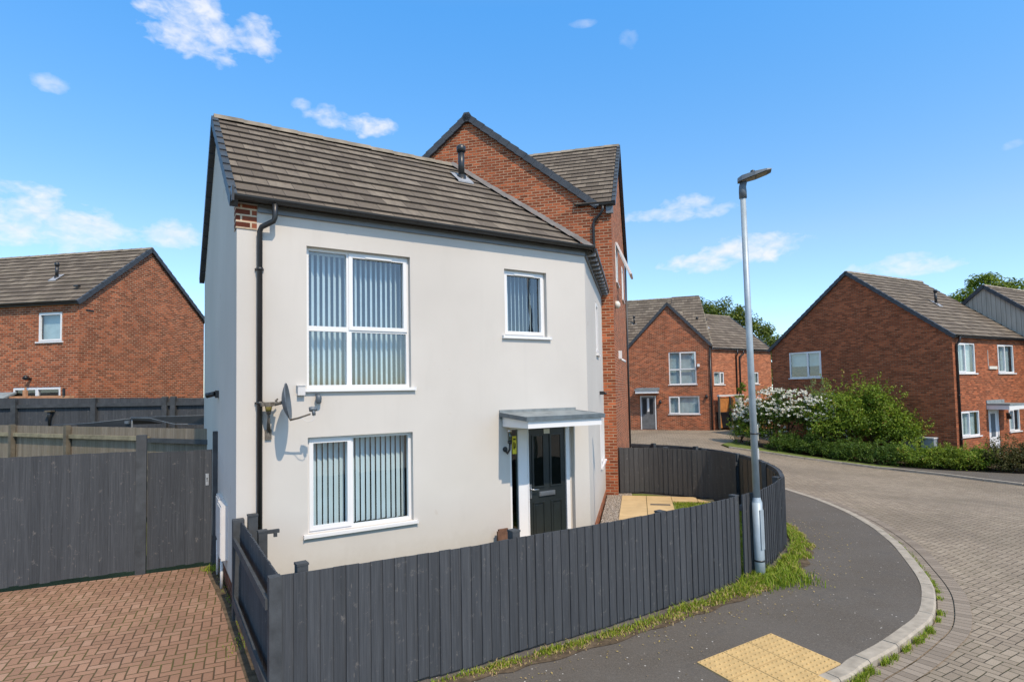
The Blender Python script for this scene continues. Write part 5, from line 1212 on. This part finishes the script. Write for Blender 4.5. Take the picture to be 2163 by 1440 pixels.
# ------------------------------------------------------------------ vegetation
def leaf_mesh(name, m, cen, nrm, size, val, parent=None, aspect=.55, fold=.25):
    """cen (N,3), nrm (N,3), size (N,), val (N,) -> folded leaf quads (2 tris sharing the rib)"""
    N = len(cen); nrm = nrm/np.linalg.norm(nrm, axis=1, keepdims=True)
    t = RNG.normal(size=(N, 3)); t -= nrm*(t*nrm).sum(1, keepdims=True); t /= np.linalg.norm(t, axis=1, keepdims=True); b = np.cross(nrm, t)
    s = size[:, None]
    v = np.stack([cen-t*s*.5, cen+b*s*aspect*.5+nrm*s*fold*.3, cen+t*s*.5-nrm*s*.1, cen-b*s*aspect*.5+nrm*s*fold*.3], 1).reshape(-1, 3)
    off = np.array(parent_loc(parent)); v = v-off
    me = bpy.data.meshes.new(name); me.vertices.add(4*N); me.vertices.foreach_set('co', v.astype(np.float32).ravel())
    me.loops.add(4*N); me.polygons.add(N); me.loops.foreach_set('vertex_index', np.arange(4*N, dtype=np.int32)); me.polygons.foreach_set('loop_start', np.arange(0, 4*N, 4, dtype=np.int32))
    ul = me.uv_layers.new(name='UVMap'); uv = np.zeros((N, 4, 2), np.float32); uv[:, :, 0] = val[:, None]; ul.data.foreach_set('uv', uv.ravel())
    me.materials.append(m); me.update(calc_edges=True); me.validate()
    o = bpy.data.objects.new(name, me); COL.objects.link(o)
    if parent is not None: o.parent = parent
    return o
def clumps(blobs, n_cl, n_leaf, cl_r, size, droop=.2, shell=.55):
    """blobs: list of (cx,cy,cz,rx,ry,rz). returns cen,nrm,size,val"""
    vol = np.array([b[3]*b[4]+b[4]*b[5]+b[3]*b[5] for b in blobs]); pr = vol/vol.sum()
    C, Nn, Sz, Vl = [], [], [], []
    for i in range(n_cl):
        b = np.array(blobs[RNG.choice(len(blobs), p=pr)]); d = RNG.normal(size=3); d /= np.linalg.norm(d); d[2] = abs(d[2])*.9-.25 if RNG.random() < .8 else d[2]
        rr = shell+(1-shell)*RNG.random()**.5; rr *= RNG.uniform(.88, 1.12)
        c = b[:3]+d*b[3:]*rr; r = cl_r*RNG.uniform(.5, 1.35); tone = RNG.normal(0, .12)
        k = int(n_leaf*(r/cl_r)**2)
        dd = RNG.normal(size=(k, 3)); dd /= np.linalg.norm(dd, axis=1, keepdims=True)
        pos = c+dd*r*(RNG.random((k, 1))**.45)*np.array([1, 1, .75])
        nn = dd*.5+np.array([0, 0, .75])+RNG.normal(size=(k, 3))*.45
        C.append(pos); Nn.append(nn); Sz.append(size*RNG.uniform(.6, 1.4, k)); Vl.append(np.clip(.45+tone+RNG.normal(0, .2, k), 0, 1))
    return np.concatenate(C), np.concatenate(Nn), np.concatenate(Sz), np.concatenate(Vl)
def sprays(blobs, n, length, per, size, up=.9):
    C, Nn, Sz, Vl = [], [], [], []
    for i in range(n):
        b = np.array(blobs[RNG.integers(len(blobs))]); d = RNG.normal(size=3); d /= np.linalg.norm(d); d[2] = abs(d[2])
        p = b[:3]+d*b[3:]; dr = d+np.array([0, 0, up*RNG.random()]); dr /= np.linalg.norm(dr); L = length*RNG.uniform(.5, 1.4)
        t = RNG.random((per, 1)); pos = p+dr*L*t+RNG.normal(size=(per, 3))*.035
        C.append(pos); Nn.append(RNG.normal(size=(per, 3))+[0, 0, .6]); Sz.append(size*RNG.uniform(.6, 1.3, per)); Vl.append(np.clip(.72+RNG.normal(0, .17, per), 0, 1))
    return np.concatenate(C), np.concatenate(Nn), np.concatenate(Sz), np.concatenate(Vl)
def cat(*a): return tuple(np.concatenate([x[i] for x in a]) for i in range(4))
def bush(name, label, base, blobs, m, n_cl, n_leaf, cl_r, size, group=None, spr=0, sprl=.4, cat_='bush', flowers=0, stems=9, fsize=.11, frange=None):
    T = thing(name, base, label, cat_, group)
    d = clumps(blobs, n_cl, n_leaf, cl_r, size)
    if spr: d = cat(d, sprays(blobs, spr, sprl, 26, size))
    leaf_mesh('foliage', m, *d, parent=T)
    g = MB()
    for i in range(stems):
        b = blobs[i % len(blobs)]; a = Vector(base)+Vector((RNG.uniform(-.3, .3), RNG.uniform(-.3, .3), 0)); a.x = a.x*.4+b[0]*.6; a.y = a.y*.4+b[1]*.6
        e = Vector((b[0]+RNG.uniform(-.7, .7)*b[3], b[1]+RNG.uniform(-.7, .7)*b[4], b[2]+RNG.uniform(0, .7)*b[5])); mid = a.lerp(e, .5)+Vector((RNG.uniform(-.1, .1), RNG.uniform(-.1, .1), .1))
        g.tube([a, mid, e], [.03, .02, .008], 6)
    g.build('stem', M_bark, T)
    if flowers:
        C = []; V_ = []
        for i in range(flowers):
            b = np.array(blobs[RNG.integers(len(blobs))]); dd = RNG.normal(size=3); dd /= np.linalg.norm(dd); dd[2] = abs(dd[2]) if RNG.random() < .75 else dd[2]; dd[1] = -abs(dd[1]) if RNG.random() < .7 else dd[1]
            c = b[:3]+dd*b[3:]*RNG.uniform(.98, 1.12)
            if frange and not (frange(c)): continue
            k = 14; C.append(c+RNG.normal(size=(k, 3))*fsize*RNG.uniform(.2, .42)*np.array([1, 1, .7]))
        C = np.concatenate(C); N = len(C)
        leaf_mesh('blossom', M_flower, C, RNG.normal(size=(N, 3))*.5+[0, -.3, 1], fsize*RNG.uniform(.45, .8, N), RNG.random(N), parent=T, aspect=.9)
    return T
bush('flowering_bush', 'round green bush covered in white blossom behind the street lamp', (12.2, 27.3, 0), [(11.9, 28.3, 1.1, .9, .9, 1.0), (12.5, 27.4, 1.45, 1.0, 1.0, 1.15), (13.3, 26.7, 1.35, 1.0, .9, 1.1), (14.2, 25.9, 1.2, 1.05, .9, 1.1)],
     M_leafd, 420, 66, .33, .085, flowers=760, fsize=.10, stems=12, spr=30, sprl=.25)
bush('pale_shrub', 'pale silver-green shrub between the blossom bush and the big green shrub', (14.5, 27.0, -.2), [(14.35, 26.6, 2.05, .6, .5, .8), (14.5, 27.0, 1.0, .8, .7, .9)], M_leafl, 90, 50, .27, .06, spr=60, sprl=.25)
bush('large_green_shrub', 'largest green shrub, with spreading shoots, in front of the shaded gable', (15.2, 24.8, -.3), [(14.3, 25.4, .9, 1.1, 1.0, 1.2), (15.0, 25.2, 1.3, 1.2, 1.0, 1.25), (15.9, 24.9, 1.2, 1.05, 1.0, 1.25), (16.2, 24.7, .9, .95, .9, 1.0), (15.7, 24.8, 2.1, .5, .5, .75), (14.55, 25.6, 1.75, .95, .8, .95), (16.3, 24.3, .6, .9, .8, .9)],
     M_leaf, 780, 70, .34, .08, spr=120, sprl=.55, stems=14)
bush('low_bush', 'low dark leafy bush at the left end of the hedge line', (11.3, 28.3, .05), [(11.45, 28.2, .55, .55, .6, .65), (11.9, 27.3, .5, .6, .5, .6)], M_leaf, 70, 45, .25, .08, spr=50, sprl=.3)
LOW = [(12.6, 26.1, -.1, .62, M_leafd, 'dark low shrub under the white blossom bush'), (13.5, 25.2, -.2, .65, M_leafd, 'dark low shrub left of the big green shrub base'), (14.3, 24.1, -.3, .62, M_leafd, 'dark low shrub below the big green shrub'),
       (15.1, 23.1, -.35, .62, M_leafd, 'deep green low shrub in front of the grey meter boxes'), (15.75, 22.35, -.38, .62, M_leaf, 'mid green low shrub left of the bright clipped one'), (16.5, 21.8, -.4, .66, M_leafy, 'bright yellow-green low shrub beneath the brick corner'),
       (17.25, 21.5, -.4, .66, M_leaf, 'green low shrub beside the bronze one'), (18.0, 20.9, -.4, .88, M_leafb, 'bronze-tinted taller shrub near the white front door'), (19.0, 20.4, -.4, .9, M_leafb, 'bronze shrub at the right edge of the view')]
for i, (x, y, z, r_, mm_, lb) in enumerate(LOW):
    bush('low_shrub', lb, (x, y, z), [(x, y, z+r_*.55, r_*1.2, r_*1.0, r_*.72), (x+.25, y-.35, z+r_*.35, r_*.9, r_*.8, r_*.5), (x-.3, y+.1, z+r_*.3, r_*.9, r_*.8, r_*.5)], mm_, 190, 60, .2, .06, group='low shrubs along the far verge', spr=45, sprl=.14, stems=4, cat_='shrub')
# plant in pot
d = cat(clumps([(b_.x, b_.y, 2.15, .26, .2, .12)], 10, 40, .12, .07), clumps([(b_.x+.28, b_.y, 2.6, .1, .1, .5), (b_.x+.05, b_.y, 2.45, .12, .1, .3)], 16, 40, .11, .09))
leaf_mesh('foliage', M_leaf, *d, parent=PP)
g = MB(); g.tube([b_+Vector((0, 0, .6)), b_+Vector((.1, 0, 1.0)), b_+Vector((.28, 0, 1.55))], .02, 6); g.build('stem', M_bark, PP)
def tree(label, base, h, blobs, m, ncl, nl, clr, size):
    T = thing('broadleaf_tree', base, label, 'tree', 'trees behind the houses'); bz = Vector(base)
    leaf_mesh('crown', m, *clumps(blobs, ncl, nl, clr, size, shell=.45), parent=T)
    g = MB(); top = bz+Vector((0, 0, h*.55)); g.tube([bz, bz+Vector((.1, 0, h*.3)), top], [.35, .27, .18], 10); tk = g.build('trunk', M_bark, T)
    for b in blobs:
        g = MB(); e = Vector(b[:3]); g.tube([bz+Vector((.05, 0, h*.38)), (bz+Vector((0, 0, h*.5))).lerp(e, .5), e+Vector((0, 0, b[5]*.5))], [.14, .09, .03], 7); g.build('limb', M_bark, tk)
tree('broad green tree rising behind the far gable house', (24.5, 62, 0), 12, [(20.6, 61, 10.3, 2.2, 2.2, 1.7), (23.6, 62, 10.2, 2.6, 2.4, 2.0), (26.2, 62, 8.8, 2.2, 2.2, 2.0), (22, 62, 7.5, 3, 2.5, 2), (20.3, 61.5, 11.6, 1.2, 1.2, .8)], M_leaft, 260, 60, .8, .26)
tree('lower green tree showing between far wing and shaded gable', (28.5, 61, 0), 9, [(27.0, 61, 7.0, 1.9, 1.8, 1.9), (28.7, 61, 6.2, 1.7, 1.8, 1.7), (29.6, 61, 4.8, 1.4, 1.8, 1.9), (28.5, 61, 3.5, 2.2, 2, 1.8)], M_leaft, 170, 55, .7, .24)
tree('yellow-green tree top behind the roofs at right', (38, 45, 0), 12, [(35.9, 45, 9.3, 1.1, 1.2, 1.0), (37.6, 45, 10.3, 1.3, 1.3, 1.2), (39.3, 45, 9.9, 1.2, 1.2, 1.1), (37.7, 45, 8.6, 2.6, 1.6, 1.1)], M_leafy, 170, 50, .5, .2)

# grass: verge along fence, kerb weeds, lawn tufts
def blades(pts, hs_, w=.006, lean=.45, flop=1.0):
    """pts (N,3), heights (N,)"""
    N = len(pts); a = RNG.uniform(0, 2*np.pi, N); d = np.stack([np.cos(a), np.sin(a), np.zeros(N)], 1); s = np.stack([-np.sin(a), np.cos(a), np.zeros(N)], 1)
    L = (lean*RNG.uniform(.2, 1.3, N)*hs_)[:, None]; H = hs_[:, None]*np.array([0, 0, 1.0])
    w_ = (w*RNG.uniform(.6, 1.5, N))[:, None]
    p0, p1 = pts-s*w_, pts+s*w_; m0, m1 = pts+H*.6+d*L*.45-s*w_*.75, pts+H*.6+d*L*.45+s*w_*.75; t = pts+H*.9+d*L*1.5*flop
    v = np.stack([p0, p1, m1, m0, t], 1).reshape(-1, 3)
    i = np.arange(N)*5
    quads = np.stack([i, i+1, i+2, i+3], 1); tris = np.stack([i+3, i+2, i+4], 1)
    return v, quads, tris
def grass_obj(name, pts, hs_, vals, label, w=.006, m=None, lean=.45):
    v, q, t = blades(pts, hs_, w, lean); N = len(pts)
    me = bpy.data.meshes.new(name); me.from_pydata(v.tolist(), [], q.tolist()+t.tolist())
    ul = me.uv_layers.new(name='UVMap'); uv = np.zeros((N*7, 2), np.float32); uv[:N*4, 0] = np.repeat(vals, 4); uv[N*4:, 0] = np.repeat(vals, 3); ul.data.foreach_set('uv', uv.ravel())
    me.materials.append(m or M_grass); o = bpy.data.objects.new(name, me); COL.objects.link(o); tag(o, label, 'grass', kind='stuff'); return o
VP = crv([(-1.2, 5.37), (-.4, 5.80), (.12, 6.10), (1.0, 6.60), (1.93, 7.21), (2.70, 7.72), (3.40, 8.27), (3.85, 8.66), (4.3, 9.24), (4.80, 9.98), (5.14, 10.85), (5.34, 11.7), (5.45, 12.6)], 8)
VPo = offs(VP, 1.0); dirs = [(VPo[i]-VP[i]) for i in range(len(VP))]
pp_, hh_, vv_ = [], [], []
cl = [(RNG.random(), RNG.random()) for _ in range(170)]
NB = 26000
for k in range(NB):
    # cluster parameter along the verge, denser near the lamp
    c = cl[RNG.integers(len(cl))]; t = c[0]+RNG.normal(0, .007); t = min(.999, max(0, t)); i = int(t*(len(VP)-1)); p = VP[i].lerp(VP[min(i+1, len(VP)-1)], t*(len(VP)-1)-i)
    wmax = np.interp(t, [0, .15, .3, .42, .50, .56, .64, .8, 1], [.09, .11, .16, .22, .30, .36, .36, .30, .14]); wmin = 0.0
    dens = np.interp(t, [0, .12, .3, .45, .55, 1], [.08, .2, .42, .8, 1, .75])
    if RNG.random() > dens: continue
    o_ = abs(c[1]*wmax*.95+RNG.normal(0, .045)); q = p+dirs[i]*o_
    f = 1-.55*min(1, o_/max(wmax, .01)); pp_.append((q.x, q.y, .0)); hh_.append(RNG.uniform(.03, .13)*f*np.interp(t, [0, .3, .5, .7, 1], [.5, .75, 1.1, 1.15, .8]))
    vv_.append(np.clip(.42+.5*(o_/wmax)**2*RNG.random()+RNG.normal(0, .16)+(.36 if RNG.random() < np.interp(t, [0, .4, .5, 1], [.62, .5, .2, .2]) else 0), 0, 1))
# ring around the lamp foot
for k in range(2200):
    a = RNG.uniform(0, 2*np.pi); r_ = abs(RNG.normal(.16, .12))+.06; pp_.append((3.60+.08+math.cos(a)*r_*1.5, 8.40+math.sin(a)*r_-.02, 0)); hh_.append(RNG.uniform(.04, .15)); vv_.append(np.clip(RNG.normal(.48, .22), 0, 1))
grass_obj('verge_grass', np.array(pp_), np.array(hh_), np.array(vv_), 'bright green grass and weeds along the foot of the curved fence', w=.0055)
# soil under it
sp_o = []; 
for i, p in enumerate(VP):
    t = i/(len(VP)-1); wv = np.interp(t, [0, .15, .3, .42, .50, .56, .64, .8, 1], [.14, .24, .28, .31, .36, .42, .42, .33, .16]); sp_o.append(p+dirs[i]*wv*(.86+.10*math.sin(i*1.1)))
drape('verge_soil', [(p.x, p.y) for p in VP]+[(p.x, p.y) for p in sp_o[::-1]], .007, M_soil)
# kerb weeds
kk, kh, kv = [], [], []
KO = offs(K2, .02); cl = [RNG.random() for _ in range(120)]
for k in range(5200):
    c = cl[RNG.integers(len(cl))]; t = c+RNG.normal(0, .0025)
    i = int(np.clip(t, 0, .999)*(len(KO)-1)); p = KO[i]
    if p.x < 2.2 or p.y > 17: continue
    j = KO[min(i+1, len(KO)-1)]; p = p.lerp(j, RNG.random()); n_ = abs(RNG.normal(0, .028))
    dd = (j-KO[i]).normalized(); p = p+Vector((dd.y, -dd.x, 0))*n_
    big = np.interp(p.y, [5, 6, 7.2, 8.2, 20], [1.1, 1.25, 1.0, .45, .35])
    kk.append((p.x, p.y, hgt(p.x, p.y)+RD+.01)); kh.append(RNG.uniform(.02, .075)*big); kv.append(np.clip(RNG.normal(.52, .2), 0, 1))
grass_obj('kerb_weeds', np.array(kk), np.array(kh), np.array(kv), 'tufts of weeds growing in the kerb gutter', w=.0045)
# lawn tufts
from mathutils.geometry import tessellate_polygon
def inpoly(x, y, poly):
    c = False; j = len(poly)-1
    for i in range(len(poly)):
        if ((poly[i][1] > y) != (poly[j][1] > y)) and (x < (poly[j][0]-poly[i][0])*(y-poly[i][1])/(poly[j][1]-poly[i][1])+poly[i][0]): c = not c
        j = i
    return c
kk, kh, kv = [], [], []
while len(kk) < 15000:
    x, y = RNG.uniform(1.6, 5.3), RNG.uniform(8.5, 15.3)
    if not inpoly(x, y, lawn): continue
    v = Vector((x, y, 0))-fs.o; s_, o_ = v.dot(fs.u), v.dot(fs.n)
    if -.1 < s_ < 3.75 and .38 < o_ < 1.66 or o_ < .42: continue
    if s_ > 3.08 and o_ < 2.62: continue
    kk.append((x, y, .012)); kh.append(RNG.uniform(.02, .06)); kv.append(np.clip(RNG.normal(.5, .2)+(.3 if RNG.random() < .12 else 0), 0, 1))
grass_obj('lawn_grass', np.array(kk), np.array(kh), np.array(kv), 'small lawn of short green grass inside the curved fence', w=.006)
kk, kh, kv = [], [], []
for k in range(900):
    t = RNG.random(); x = -4.78+t*(3.0)+RNG.normal(0, .03); y = 9.5-t*4.7+RNG.normal(0, .05)
    if RNG.random() < .5: x, y = (-4.7+RNG.normal(0, .08), 9.35+RNG.normal(0, .1))
    elif RNG.random() < .5: x, y = (-3.05+RNG.normal(0, .06)+.2*RNG.random(), 6.75+RNG.normal(0, .25))
    kk.append((x, y, .01)); kh.append(RNG.uniform(.015, .05)); kv.append(np.clip(RNG.normal(.6, .2), 0, 1))
grass_obj('driveway_weeds', np.array(kk), np.array(kh), np.array(kv), 'sparse small weeds beside the dark driveway border', w=.004)

# leaf litter and crumbs on the tarmac beside the verge
N = 420; t = RNG.random(N); P_ = []
for k in range(N):
    i = int(t[k]*(len(VP)-1)); d0 = abs(RNG.normal(.0, .35))+np.interp(t[k], [0, .3, .5, .8, 1], [.15, .25, .4, .42, .2]); q = VP[i]+dirs[i]*d0
    P_.append((q.x+RNG.normal(0, .06), q.y+RNG.normal(0, .06), .012))
lit = leaf_mesh('leaf_litter', M_grass, np.array(P_), RNG.normal(size=(N, 3))*.25+[0, 0, 1], RNG.uniform(.012, .035, N), RNG.uniform(.86, 1, N))
tag(lit, 'tan leaf litter scattered on the tarmac by the grass verge', 'leaf litter', kind='stuff')
